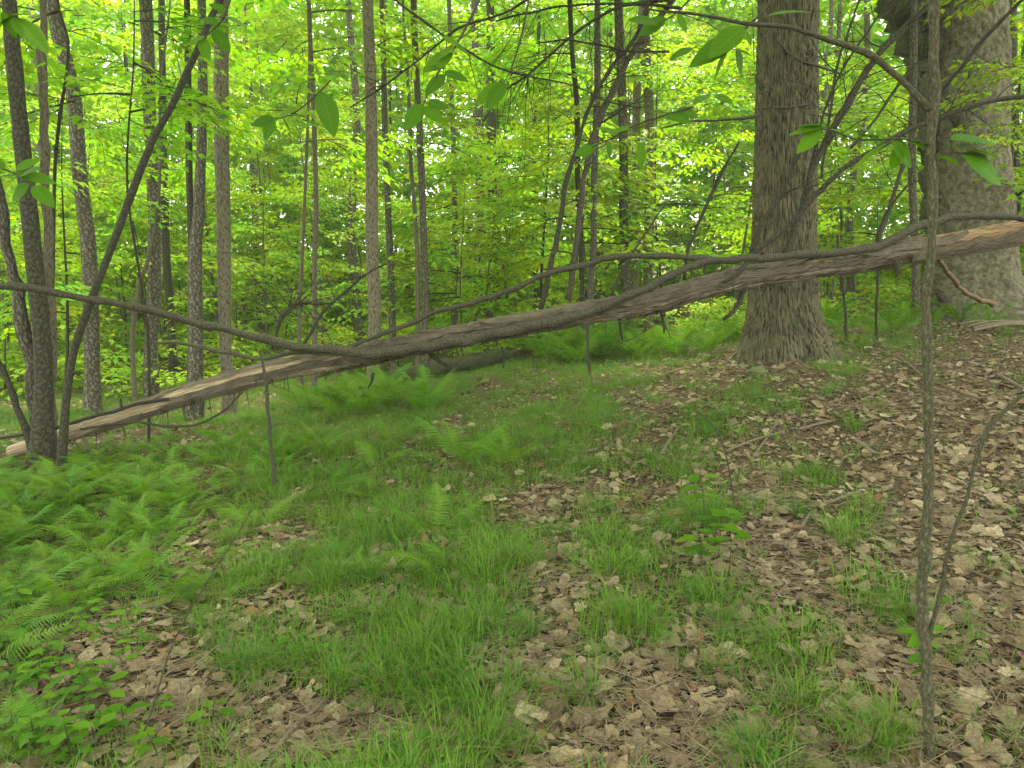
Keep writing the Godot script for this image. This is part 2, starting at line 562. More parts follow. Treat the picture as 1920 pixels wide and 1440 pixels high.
func make_materials() -> void:
	M.leaf = leaf_mat(0.55, Color(1, 1, 0.6))
	M.fern = leaf_mat(0.55, Color(0.9, 0.9, 0.5))
	M.grass = leaf_mat(0.5, Color(0.7, 0.7, 0.4))
	var dl := StandardMaterial3D.new()
	dl.vertex_color_use_as_albedo = true
	dl.roughness = 0.75
	dl.metallic_specular = 0.35
	dl.cull_mode = BaseMaterial3D.CULL_DISABLED
	dl.backlight_enabled = true
	dl.backlight = Color(0.3, 0.28, 0.22)
	dl.albedo_texture = noise_tex(0.02, [[0.0, lin(0.55, 0.5, 0.42)], [0.45, lin(0.8, 0.78, 0.74)], [0.7, lin(1, 0.97, 0.92)], [1.0, lin(1, 1, 1)]], 256, FastNoiseLite.TYPE_SIMPLEX_SMOOTH, 4, 31)
	M.dead_leaf = dl
	var tw := StandardMaterial3D.new()
	tw.vertex_color_use_as_albedo = true
	tw.roughness = 0.9
	M.twig_litter = tw
	var soil := StandardMaterial3D.new()
	soil.roughness = 0.95
	soil.metallic_specular = 0.2
	soil.uv1_triplanar = true
	soil.uv1_world_triplanar = true
	soil.uv1_scale = Vector3(0.9, 0.9, 0.9)
	soil.albedo_texture = noise_tex(0.03, [[0.0, lin(0.02, 0.015, 0.007)], [0.4, lin(0.05, 0.038, 0.018)], [0.6, lin(0.09, 0.069, 0.034)], [0.8, lin(0.17, 0.135, 0.07)], [1.0, lin(0.24, 0.2, 0.11)]], 1024, FastNoiseLite.TYPE_SIMPLEX_SMOOTH, 6, 5)
	M.soil = soil
	var clear := Color(0.5, 0.5, 0.5, 0.0)
	M.hemlock = bark([[0.3, lin(0.026, 0.022, 0.011)], [0.42, lin(0.07, 0.06, 0.031)], [0.6, lin(0.105, 0.09, 0.05)], [0.8, lin(0.145, 0.127, 0.074)]], 0.03, Vector2(9, 0.22), 0.8, 11,
		[[0.0, clear], [0.5, Color(lin(0.08, 0.095, 0.04), 0.0)], [0.7, Color(lin(0.08, 0.095, 0.04), 0.5)], [1.0, Color(lin(0.12, 0.13, 0.07), 0.65)]], 0.012, Vector2(2, 0.6))
	M.beech = bark([[0.25, lin(0.1, 0.086, 0.05)], [0.5, lin(0.145, 0.125, 0.075)], [0.8, lin(0.2, 0.177, 0.113)]], 0.02, Vector2(3, 0.6), 1.2, 17,
		[[0.0, Color(lin(0.05, 0.044, 0.025), 0.75)], [0.36, Color(lin(0.055, 0.048, 0.027), 0.6)], [0.44, clear], [0.6, clear], [0.7, Color(lin(0.085, 0.105, 0.045), 0.6)]], 0.02, Vector2(3, 1.0))
	M.maple = bark([[0.25, lin(0.042, 0.036, 0.02)], [0.5, lin(0.075, 0.065, 0.038)], [0.75, lin(0.115, 0.1, 0.06)]], 0.03, Vector2(4, 0.7), 1.0, 23,
		[[0.0, clear], [0.54, clear], [0.6, Color(lin(0.19, 0.185, 0.135), 0.6)], [0.8, Color(lin(0.26, 0.26, 0.195), 0.75)]], 0.022, Vector2(1, 1.3))
	M.birch = bark([[0.25, lin(0.1, 0.085, 0.048)], [0.5, lin(0.15, 0.13, 0.077)], [0.8, lin(0.215, 0.19, 0.12)]], 0.03, Vector2(2, 0.9), 0.9, 29,
		[[0.0, Color(lin(0.04, 0.034, 0.02), 0.8)], [0.37, Color(lin(0.045, 0.038, 0.022), 0.65)], [0.43, clear], [0.6, clear], [0.75, Color(lin(0.12, 0.135, 0.07), 0.45)]], 0.024, Vector2(1, 1.0))
	M.dark_bark = bark([[0.25, lin(0.024, 0.022, 0.012)], [0.5, lin(0.04, 0.036, 0.02)], [0.8, lin(0.066, 0.06, 0.035)]], 0.03, Vector2(2, 1.4), 0.5, 37,
		[[0.0, clear], [0.57, clear], [0.68, Color(lin(0.08, 0.095, 0.05), 0.55)]], 0.02, Vector2(1, 2.5))
	M.dead = bark([[0.25, lin(0.03, 0.025, 0.014)], [0.5, lin(0.056, 0.047, 0.027)], [0.8, lin(0.1, 0.086, 0.052)]], 0.03, Vector2(2, 2.0), 0.5, 41,
		[[0.0, clear], [0.56, clear], [0.66, Color(lin(0.095, 0.115, 0.065), 0.55)]], 0.02, Vector2(1, 4.0))
	M.log_bark = bark([[0.3, lin(0.07, 0.058, 0.034)], [0.42, lin(0.21, 0.175, 0.105)], [0.58, lin(0.35, 0.3, 0.19)], [0.8, lin(0.48, 0.43, 0.31)]], 0.035, Vector2(8, 0.35), 1.4, 43,
		[[0.0, Color(lin(0.08, 0.066, 0.038), 0.5)], [0.38, Color(lin(0.09, 0.074, 0.042), 0.35)], [0.45, clear], [0.6, clear], [0.72, Color(lin(0.25, 0.14, 0.065), 0.45)]], 0.02, Vector2(1, 0.7))
	M.bare_wood = bark([[0.3, lin(0.15, 0.105, 0.055)], [0.42, lin(0.36, 0.285, 0.165)], [0.7, lin(0.47, 0.39, 0.245)], [0.95, lin(0.55, 0.48, 0.33)]], 0.022, Vector2(6, 0.25), 0.5, 47,
		[[0.0, Color(lin(0.2, 0.155, 0.09), 0.4)], [0.34, Color(lin(0.22, 0.17, 0.1), 0.3)], [0.42, clear], [0.6, clear], [0.75, Color(lin(0.36, 0.21, 0.09), 0.5)]], 0.02, Vector2(1, 0.5))
	M.fresh_wood = bark([[0.3, lin(0.08, 0.045, 0.02)], [0.45, lin(0.26, 0.165, 0.078)], [0.75, lin(0.4, 0.28, 0.145)]], 0.03, Vector2(6, 0.25), 0.6, 53)
	M.sapling = bark([[0.2, lin(0.05, 0.047, 0.02)], [0.5, lin(0.062, 0.059, 0.026)], [0.8, lin(0.08, 0.077, 0.036)]], 0.03, Vector2(1, 4.0), 0.25, 59,
		[[0.0, Color(lin(0.035, 0.034, 0.016), 0.6)], [0.36, Color(lin(0.04, 0.038, 0.018), 0.5)], [0.44, clear], [0.6, clear], [0.7, Color(lin(0.125, 0.145, 0.085), 0.55)]], 0.016, Vector2(1, 5.0))
	M.moss_log = bark([[0.2, lin(0.035, 0.03, 0.018)], [0.5, lin(0.075, 0.066, 0.04)], [0.8, lin(0.12, 0.105, 0.062)]], 0.03, Vector2(3, 0.6), 1.0, 61,
		[[0.0, clear], [0.42, clear], [0.55, Color(lin(0.06, 0.085, 0.02), 0.8)]], 0.02, Vector2(1, 1.2))
	M.stick = bark([[0.2, lin(0.09, 0.066, 0.04)], [0.5, lin(0.17, 0.135, 0.085)], [0.8, lin(0.27, 0.225, 0.15)]], 0.03, Vector2(1, 2.0), 0.3, 67)
	var ms := StandardMaterial3D.new()
	ms.roughness = 1.0
	ms.albedo_texture = noise_tex(0.03, [[0.2, lin(0.035, 0.05, 0.012)], [0.5, lin(0.09, 0.115, 0.03)], [0.8, lin(0.16, 0.18, 0.06)]], 256, FastNoiseLite.TYPE_SIMPLEX_SMOOTH, 5, 71)
	ms.uv1_triplanar = true
	ms.uv1_scale = Vector3(6, 6, 6)
	M.moss = ms

# ---------------------------------------------------------------- builders
var sprays := {}
var fronds := []
var tufts := []
var small_tufts := []
var dead_leaves := []

const TONES := 6
func leaf_tone(k: int) -> Color:        # young leaves of different kinds of tree
	var hue := float(k) / (TONES - 1)      # equally light, bluer to yellower
	return Color(lerpf(0.2, 0.3, hue), lerpf(0.445, 0.43, hue), lerpf(0.03, 0.024, hue))

func spray_at(p: Vector3, az: float, pitch: float, scale: float) -> Transform3D:
	var b := Basis(Vector3.UP, az) * Basis(Vector3(0, 0, 1), pitch) * Basis(Vector3.RIGHT, rng.randf_range(-0.3, 0.3))
	return Transform3D(b.scaled(Vector3.ONE * scale), p)

func crown_of(tree: Node3D, kind: String, stem: Array, low: float, high: float, reach: float, count: int, scale: float, hue := 2, branches := 0, bmat: Material = null) -> void:
	# sprays carried in layers round the upper part of a stem; stem points are local to the tree
	var pts: PackedVector3Array = stem[0]
	var st := begin()
	var top: float = pts[pts.size() - 1].y
	var n_limb := maxi(4, int(count / 7.0))
	var made := 0
	for l in n_limb:
		var h := lerpf(low, high, pow((l + rng.randf()) / n_limb, 0.9))
		var k := 0
		while k < pts.size() - 2 and pts[k].y < h: k += 1
		var at := pts[k] if h <= top else pts[pts.size() - 1] + Vector3(0, (h - top) * 0.6, 0)
		var az := rng.randf() * TAU
		var f := (h - low) / maxf(high - low, 0.1)
		var long := reach * (0.35 + 0.65 * sin(PI * clampf(0.2 + 0.72 * f, 0, 1))) * rng.randf_range(0.55, 1.15)
		var out := Vector3(cos(az), 0, -sin(az))
		var rise := rng.randf_range(-0.05, 0.35)
		var line := []
		for q in 5:
			var t := q / 4.0
			line.append(at + out * long * t + Vector3(0, long * (rise * t - 0.22 * t * t), 0))
		if l < branches:
			var rr := clampf(0.008 + 0.006 * long, 0.006, 0.05)
			part("branch", stem_mesh(smooth_line(line, [rr, rr * 0.8, rr * 0.6, rr * 0.4, rr * 0.2], 0.3), 5, 0.0), bmat, tree)
		var each := maxi(3, int(float(count) / n_limb))
		for s in each:
			var t := rng.randf_range(0.18, 1.0)
			var q := mini(3, int(t * 4.0))
			var p: Vector3 = line[q].lerp(line[q + 1], t * 4.0 - q)
			p += Vector3(rng.randf_range(-0.2, 0.2), rng.randf_range(-0.12, 0.1), rng.randf_range(-0.2, 0.2)) * scale
			var sgn := 1.0 if s % 2 == 0 else -1.0
			var tone := clampi(hue + rng.randi_range(-2, 2), 0, TONES - 1)
			st.append_from(sprays[kind][tone], 0, spray_at(p, az + sgn * rng.randf_range(0.1, 1.2), rng.randf_range(-0.35, 0.2), scale * rng.randf_range(0.75, 1.25)))
			made += 1
	part("crown", st.commit(), M.leaf, tree)

# a tree traced from its base upward: points x, y, width in pixels at distance d
func traced_tree(called: String, label: String, category: String, group: String, pts: Array, d: float, mat: Material, top: float, crown: Dictionary, rough := 0.1, seg := 14, limbs := 3) -> Node3D:
	var base := pix(pts[0][0], pts[0][1], d)
	base = ground(base.x, base.z)
	var p := []
	var r := []
	var w0: float = pts[0][2] * d / FOCAL * 0.5
	p.append(base - Vector3(0, 0.15, 0)); r.append(w0 * 1.45)
	p.append(base + Vector3(0, 0.06, 0)); r.append(w0 * 1.22)
	for i in range(1, pts.size()):
		var q := pix(pts[i][0], pts[i][1], d)
		if q.y > base.y + 0.2:
			p.append(q)
			r.append(pts[i][2] * d / FOCAL * 0.5)
	var last: Vector3 = p[p.size() - 1]
	var before: Vector3 = p[p.size() - 2]
	var dir := ((last - before).normalized() + Vector3(0, 0.8, 0)).normalized()
	var rl: float = r[r.size() - 1]
	var left := maxf(0.5, base.y + top - last.y)
	for k in 4:
		var t := (k + 1) / 4.0
		p.append(last + dir * left * t + Vector3(rng.randf_range(-1, 1), 0, rng.randf_range(-1, 1)) * 0.02 * left)
		r.append(maxf(0.012, rl * (1.0 - 0.85 * t)))
	var t := thing(called, label, category, base, group)
	var line := shifted(smooth_line(p, r, 0.14), base)
	part("trunk", stem_mesh(line, seg, rough), mat, t)
	if crown.size():
		crown_of(t, crown.kind, line, crown.low, top + 0.6, crown.reach, crown.count, crown.scale, crown.get("hue", 2), crown.get("branches", limbs), mat)
	return t

func side_twigs(parent: Node3D, line: Array, count: int, long: float, mat: Material, from := 0.15, drop := 0.3) -> void:
	var pts: PackedVector3Array = line[0]
	var rad: PackedFloat32Array = line[1]
	var st := begin()
	var n := 0
	for k in count:
		var i := int(lerpf(from, 0.98, rng.randf()) * (pts.size() - 1))
		var t := (pts[mini(i + 1, pts.size() - 1)] - pts[maxi(i - 1, 0)]).normalized()
		var out := Vector3(rng.randf_range(-1, 1), rng.randf_range(-0.6, 0.6), rng.randf_range(-1, 1)).normalized()
		out = (out - t * out.dot(t) + t * rng.randf_range(0.1, 0.9)).normalized()
		var l := long * rng.randf_range(0.3, 1.1)
		var bend := Vector3(rng.randf_range(-0.3, 0.3), -drop * rng.randf(), rng.randf_range(-0.3, 0.3)) * l
		var a := pts[i]
		var r := clampf(rad[i] * 0.5, 0.0028, 0.007)
		var prev := a
		for q in 5:
			var tt := (q + 1) / 5.0
			var p := a + out * l * tt + bend * tt * tt + Vector3(rng.randf_range(-1, 1), rng.randf_range(-1, 1), rng.randf_range(-1, 1)) * l * 0.025
			n = add_rod(st, n, prev, p, r * (1.0 - 0.16 * q), r * (0.84 - 0.16 * q), Color.WHITE)
			if rng.randf() < 0.55:
				var o2 := (out + Vector3(rng.randf_range(-1, 1), rng.randf_range(-1, 0.8), rng.randf_range(-1, 1)) * 0.9).normalized()
				var e := p + o2 * l * rng.randf_range(0.12, 0.4)
				n = add_rod(st, n, p, e, r * 0.5, r * 0.25, Color.WHITE)
			prev = p
	var o := part("twigs", finish(st), mat, parent)
	o.set_meta("kind", "stuff")

# leaves hung on a twig near the camera; each leaf: x, y of its base, x, y of its tip (pixels), distance, turn towards the eye
func near_leaf(parent: Node3D, base: Vector3, a: Array, tone: Color) -> void:
	var p0 := pix(a[0], a[1], a[4]) - base
	var p1 := pix(a[2], a[3], a[4] + (a[6] if a.size() > 6 else 0.03)) - base
	var dir := (p1 - p0).normalized()
	var l := p0.distance_to(p1)
	var st := begin()
	var nm := Vector3(rng.randf_range(-0.3, 0.3), a[5], 1.0 - absf(a[5])).normalized()
	nm = (nm - dir * nm.dot(dir)).normalized()
	# a fuller blade than the crown leaves have: nine ribs with a toothed edge
	var s := dir.cross(nm)
	var w := l * rng.randf_range(0.46, 0.56)
	var steps := 10
	var n := 0
	st.set_color(Color(1, 1, 1))
	for k in steps + 1:
		var t := float(k) / steps
		var c := p0 + dir * l * t - nm * l * 0.14 * t * t
		var hw := w * 0.5 * pow(sin(PI * pow(t, 0.82)), 0.8) * (1.0 if k % 2 == 0 else 0.96)
		st.set_uv(Vector2(0.0, t)); st.add_vertex(c - s * hw + nm * hw * 0.12)
		st.set_uv(Vector2(0.25, t)); st.add_vertex(c - s * hw * 0.5 + nm * hw * (0.22 if k % 2 == 0 else 0.14))
		st.set_uv(Vector2(0.5, t)); st.add_vertex(c)
		st.set_uv(Vector2(0.75, t)); st.add_vertex(c + s * hw * 0.5 + nm * hw * (0.22 if k % 2 == 0 else 0.14))
		st.set_uv(Vector2(1.0, t)); st.add_vertex(c + s * hw + nm * hw * 0.12)
	for k in steps:
		for j in 4:
			var q := k * 5 + j
			for z in [q, q + 1, q + 5, q + 1, q + 6, q + 5]: st.add_index(z)
	n = (steps + 1) * 5
	n = add_rod(st, n, p0 - dir * l * 0.16, p0, 0.0012, 0.001, Color(1, 0.8, 0.6))
	part("leaf", finish(st), M["near_leaf_%d" % rng.randi_range(0, 3)], parent)

func _ready() -> void:
	rng.seed = 20240611
	noise.seed = 7
	noise.frequency = 0.05
	noise.fractal_octaves = 3
	fine.seed = 9
	fine.frequency = 1.0
	fine.fractal_octaves = 3
	patchy.seed = 4
	patchy.frequency = 1.0
	patchy.fractal_octaves = 3

	# camera, sky, light
	var cam := Camera3D.new()
	cam.name = "camera"
	cam.fov = rad_to_deg(2.0 * atan(720.0 / FOCAL))
	cam.far = 400.0
	cam.position = Vector3(0, EYE, 0)
	cam.rotation.x = -PITCH
	add_child(cam)
	cam.current = true
	var env := Environment.new()
	env.background_mode = Environment.BG_SKY
	var sky := Sky.new()
	var sm := ProceduralSkyMaterial.new()
	sm.sky_top_color = lin(0.93, 0.96, 0.96)
	sm.sky_horizon_color = lin(1.0, 0.99, 0.94)
	sm.sky_curve = 0.2
	sm.ground_bottom_color = lin(0.1, 0.1, 0.08)
	sm.ground_horizon_color = lin(0.4, 0.42, 0.38)
	sm.energy_multiplier = 1.0
	sky.sky_material = sm
	env.sky = sky
	env.background_energy_multiplier = 1.0
	env.tonemap_mode = Environment.TONE_MAPPER_LINEAR
	env.tonemap_exposure = 5.0
	env.fog_enabled = true          # thin fog added to pale the background: far leaves fade a little
	env.fog_density = 0.0014
	env.fog_light_color = Color(0.94, 0.97, 0.88)
	env.sdfgi_enabled = true
	env.ssao_enabled = true
	env.ssil_enabled = true
	var we := WorldEnvironment.new()
	we.name = "environment"
	we.environment = env
	add_child(we)
	var sun := DirectionalLight3D.new()
	sun.name = "sun"
	sun.light_energy = 1.5
	sun.light_color = Color(1.0, 0.96, 0.86)
	sun.light_angular_distance = 14.0
	sun.shadow_enabled = true
	sun.rotation_degrees = Vector3(-62, 155, 0)
	add_child(sun)

	build_height()
	make_materials()
	var im := Image.create(128, 256, false, Image.FORMAT_RGB8)
	for y in 256:
		for x in 128:
			var u := absf(x / 127.0 - 0.5) * 2.0
			var vein := fposmod(y / 256.0 * 9.0 - u * 1.6, 1.0)
			var pale := 1.0 if u < 0.03 else 0.55 if vein < 0.1 else 0.0
			var blot := 0.9 + 0.1 * noise.get_noise_2d(x * 3.0, y * 3.0)
			im.set_pixel(x, y, Color(minf(1.0, 0.84 * blot + 0.16 * pale), minf(1.0, 0.88 * blot + 0.12 * pale), 0.75 + 0.25 * pale))
	var veins := ImageTexture.create_from_image(im)
	for k in 4:
		var nl := leaf_mat(0.6, Color(1, 1, 0.6))
		nl.albedo_color = lin([0.14, 0.17, 0.12, 0.22][k], [0.33, 0.36, 0.28, 0.42][k], [0.016, 0.016, 0.018, 0.02][k])
		nl.albedo_texture = veins
		M["near_leaf_%d" % k] = nl
	for kind in ["beech", "maple", "far", "distant"]:
		sprays[kind] = []
		for k in TONES: sprays[kind].append(make_spray(kind, leaf_tone(k)))
	for k in 4: fronds.append(make_frond([0.5, 0.8, 1.0, 0.65][k]))
	for k in 4: tufts.append(make_tuft(110, 0.19, 0.14, 0.0036, 1.3))
	for k in 3: small_tufts.append(make_tuft(20, 0.15, 0.2, 0.0038, 1.35))
	for k in 8: dead_leaves.append(make_dead_leaf(k))
	build_ground()
	build_big_trees()
	build_fallen_tree()
	build_traced_trees()
	build_wood()
	build_floor_cover()
	build_small_plants()
	build_sapling()
	build_sticks()

# ---------------------------------------------------------------- the ground
var ground_node: MeshInstance3D

func build_ground() -> void:
	var xs := []
	var zs := []
	var x := -66.0
	while x < 66.0:
		xs.append(x)
		x += 0.09 if absf(x) < 5.5 else clampf((absf(x) - 5.0) * 0.18, 0.1, 3.0)
	xs.append(66.0)
	var z := 8.0
	while z > -98.0:
		zs.append(z)
		z -= 1.0 if z > 0.0 else 0.09 if z > -10.0 else clampf((-z - 9.5) * 0.15, 0.1, 3.0)
	zs.append(-98.0)
	var st := begin()
	for b in zs:
		for a in xs:
			var h := gh(a, b)
			if absf(a) < 7.0 and b > -12.0:
				h += 0.018 * noise.get_noise_2d(a * 240.0, b * 240.0)
			st.set_uv(Vector2(a, b))
			st.add_vertex(Vector3(a, h, b))
	var nx := xs.size()
	for j in zs.size() - 1:
		for i in nx - 1:
			var q := j * nx + i
			for k in [q, q + nx, q + 1, q + 1, q + nx, q + nx + 1]: st.add_index(k)
	ground_node = part("ground", finish(st), M.soil, self)
	tag(ground_node, "brown forest floor sloping up under leaf litter", "", "", "structure")

# ---------------------------------------------------------------- the two big trees
func build_big_trees() -> void:
	# hemlock
	var d := 8.2
	var base := hit(1472, 676)
	d = -base.z
	var k := d / FOCAL * 0.5
	var p := []
	var r := []
	for a in [[1474, 700, 205], [1474, 672, 178], [1472, 650, 160], [1470, 625, 142], [1469, 595, 130], [1468, 550, 119], [1469, 480, 110], [1471, 380, 107], [1474, 250, 104], [1476, 120, 101], [1478, 0, 100], [1480, -150, 97]]:
		p.append(pix(a[0], a[1], d)); r.append(a[2] * k)
	p.append(p[p.size() - 1] + Vector3(0.1, 6, 0)); r.append(0.2)
	p.append(p[p.size() - 1] + Vector3(0.0, 7, 0)); r.append(0.04)
	var t := thing("hemlock_tree", "large straight hemlock with deeply furrowed brown bark and flared base", "tree", base)
	var line := shifted(smooth_line(p, r, 0.03), base)
	var lp: PackedVector3Array = line[0]
	var lr: PackedFloat32Array = line[1]
	# thin out the unseen upper part
	var np := PackedVector3Array()
	var nr := PackedFloat32Array()
	for i in lp.size():
		if lp[i].y < 5.0 or i % 12 == 0 or i == lp.size() - 1:
			np.append(lp[i]); nr.append(lr[i])
	part("trunk", stem_mesh([np, nr], 150, 0.0, 1), M.hemlock, t)
	crown_of(t, "distant", [np, nr], 7.0, 17.0, 3.6, 400, 1.6, 0, 4, M.dark_bark)
	# dead snags on the hemlock
	for a in [[[1424, 215, 7], [1390, 222, 6], [1340, 226, 5], [1290, 228, 4], [1240, 240, 3]], [[1527, 192, 6], [1500, 198, 5], [1470, 202, 5], [1448, 200, 4], [1430, 205, 3]], [[1458, 75, 6], [1480, 100, 5], [1500, 112, 4], [1525, 122, 4], [1580, 140, 3]]]:
		var l := shifted(px_line(a, d - 0.34), base)
		part("dead_branch", stem_mesh(l, 6), M.dead, t)
	# old beech
	base = hit(1822, 606)
	d = -base.z
	k = d / FOCAL * 0.5
	p = []
	r = []
	for a in [[1830, 640, 260], [1830, 606, 205], [1828, 580, 180], [1826, 550, 160], [1824, 500, 148], [1821, 420, 136], [1819, 300, 126], [1818, 150, 122], [1816, 0, 118], [1812, -200, 110]]:
		p.append(pix(a[0], a[1], d)); r.append(a[2] * k)
	p.append(p[p.size() - 1] + Vector3(-0.2, 6, 0)); r.append(0.25)
	p.append(p[p.size() - 1] + Vector3(0.2, 6, 0)); r.append(0.05)
	t = thing("beech_tree", "thick old beech with mottled tan bark and a small hollow near its base", "tree", base)
	line = shifted(smooth_line(p, r, 0.035), base)
	lp = line[0]
	lr = line[1]
	np = PackedVector3Array()
	nr = PackedFloat32Array()
	for i in lp.size():
		if lp[i].y < 6.0 or i % 8 == 0 or i == lp.size() - 1:
			np.append(lp[i]); nr.append(lr[i])
	part("trunk", stem_mesh([np, nr], 150, 0.0, 2), M.beech, t)
	crown_of(t, "distant", [np, nr], 6.5, 16.0, 4.8, 400, 1.6, 1, 5, M.beech)
	# mossy second stem leaning away from the beech
	var second := shifted(px_line([[1752, 560, 26], [1750, 470, 26], [1746, 380, 28], [1742, 280, 30], [1736, 180, 36], [1728, 100, 52], [1720, 50, 74], [1712, 0, 88], [1700, -90, 92], [1680, -260, 80]], d + 0.1, 0.06), base)
	part("mossy_stem", stem_mesh(second, 30, 0.5), M.moss_log, t)
	var stub := shifted(px_line([[1800, 190, 20], [1796, 200, 26], [1793, 225, 24], [1792, 240, 12]], d - 0.4, 0.05), base)
	part("branch_stub", stem_mesh(stub, 10, 0.3), M.dead, t)
	var hollow := shifted(px_line([[1763, 547, 9], [1764, 553, 12], [1766, 560, 11], [1768, 566, 6]], d - 0.36, 0.03), base)
	part("hollow_rim", stem_mesh(hollow, 10, 0.4), M.dark_bark, t)

# ---------------------------------------------------------------- the fallen tree
func build_fallen_tree() -> void:
	var lpx := [[20, 848, 26, 6.95], [110, 818, 32, 6.95], [200, 792, 35, 6.9], [300, 757, 38, 6.85], [400, 727, 40, 6.8], [520, 694, 43, 6.78], [620, 676, 43, 6.75], [700, 661, 42, 6.72], [900, 622, 42, 6.7], [1100, 587, 43, 6.7], [1220, 566, 44, 6.72], [1340, 533, 44, 6.75], [1480, 507, 46, 6.8], [1600, 488, 46, 6.85], [1720, 468, 46, 6.9], [1850, 446, 48, 7.0], [1960, 425, 50, 7.1], [2200, 380, 52, 7.3], [2500, 330, 56, 7.5]]
	var p := []
	var r := []
	for a in lpx:
		p.append(pix(a[0], a[1], a[3])); r.append(a[2] * a[3] / FOCAL * 0.5)
	var base := pix(110, 820, 6.95)
	base = ground(base.x, base.z)
	var t := thing("fallen_tree", "long fallen trunk with peeling shredded bark leaning across the slope", "fallen tree", base)
	var whole := shifted(smooth_line(p, r, 0.05), base)
	var wp: PackedVector3Array = whole[0]
	var wr: PackedFloat32Array = whole[1]
	# barked part, bare part, split end
	var cut := 0
	while cut < wp.size() - 1 and to_pix(wp[cut] + base).x < 630.0: cut += 1
	var cut2 := cut
	while cut2 < wp.size() - 1 and to_pix(wp[cut2] + base).x < 1690.0: cut2 += 1
	part("bare_wood", stem_mesh([wp.slice(0, cut + 6), wr.slice(0, cut + 6)], 48, 0.0, 4), M.bare_wood, t)
	part("trunk", stem_mesh([wp.slice(cut, cut2 + 5), wr.slice(cut, cut2 + 5)], 56, 0.0, 3), M.log_bark, t)
	var thin := PackedFloat32Array()
	for i in range(cut2, wp.size()): thin.append(wr[i] * 0.94)
	part("split_wood", stem_mesh([wp.slice(cut2), thin], 40, 0.0, 4), M.fresh_wood, t)
	# loose strips of bark lying along the trunk: from, to (share of the way), angle, width
	var total := wp.size() - 1
	var strips := []
	for a in [[200, 640, 0.9, 0.05], [330, 700, -0.1, 0.06], [560, 900, 0.55, 0.07], [160, 520, -0.75, 0.08], [900, 1300, 0.7, 0.08], [1150, 1500, 0.2, 0.08], [1690, 2050, -0.55, 0.16], [1690, 1990, -1.3, 0.2], [1600, 1800, 0.5, 0.07], [640, 1000, -0.3, 0.07], [1350, 1700, 0.9, 0.07]]:
		strips.append(a)
	for k in 46: strips.append([rng.randf_range(480, 1700), 0.0, rng.randf_range(-1.2, 1.4), rng.randf_range(0.012, 0.04)])
	for a in strips:
		var x0: float = a[0]
		var x1: float = a[1] if a[1] > 0.0 else x0 + rng.randf_range(60, 200)
		var st := begin()
		var n := 0
		var first := 0
		while first < total and to_pix(wp[first] + base).x < x0: first += 1
		var last := first
		while last < total and to_pix(wp[last] + base).x < x1: last += 1
		if last - first < 4: continue
		var ang: float = a[2]
		for i in range(first, last + 1, 2):
			var f := float(i - first) / (last - first)
			var tn := (wp[mini(i + 1, total)] - wp[maxi(i - 1, 0)]).normalized()
			var face := tn.cross(Vector3.UP).normalized()           # towards the camera side
			if face.z < 0: face = -face
			var up := face.cross(tn) if face.cross(tn).y > 0 else tn.cross(face)
			var lift := 1.06 + 0.3 * pow(absf(f - 0.5) * 2.0, 5.0) + 0.05 * noise.get_noise_1d(i * 9.0 + x0)
			for e in 5:
				var s: float = (e / 4.0 - 0.5) * a[3] / wr[i] * (1.0 - 0.7 * pow(absf(f - 0.5) * 2.0, 3.0)) * (1.0 + 0.5 * noise.get_noise_2d(i * 14.0, e * 30.0))
				var an: float = ang + s + 0.35 * noise.get_noise_1d(i * 2.0 + x0 * 3.0)
				st.set_uv(Vector2(e / 8.0, f * 1.5)); st.set_uv2(Vector2(e / 8.0, f * 1.5)); st.add_vertex(wp[i] + (face * cos(an) + up * sin(an)) * wr[i] * (lift + (0.06 if e == 0 or e == 4 else 0.0)))
			n += 1
		for i in n - 1:
			for e in 4:
				var q := i * 5 + e
				for z in [q, q + 5, q + 1, q + 1, q + 5, q + 6]: st.add_index(z)
		part("bark_strip", finish(st), M.log_bark, t)
	# splinters and hanging shreds
	for k in 90:
		var i := rng.randi_range(cut - 60, total - 120) if k > 30 else rng.randi_range(cut - 40, cut + 60)
		var q := wp[i] + Vector3(rng.randf_range(-0.02, 0.02), -wr[i] * rng.randf_range(0.2, 1.0), wr[i] * rng.randf_range(0.3, 1.0))
		var l := rng.randf_range(0.04, 0.2)
		var e := q + Vector3(rng.randf_range(-0.04, 0.04), -l, rng.randf_range(-0.01, 0.04))
		part("splinter", stem_mesh(smooth_line([q, q.lerp(e, 0.5) + Vector3(0.008, 0, 0.008), e], [0.005, 0.004, 0.0015], 0.05), 4, 0.0), M.stick if k % 3 == 0 else M.dead, t)
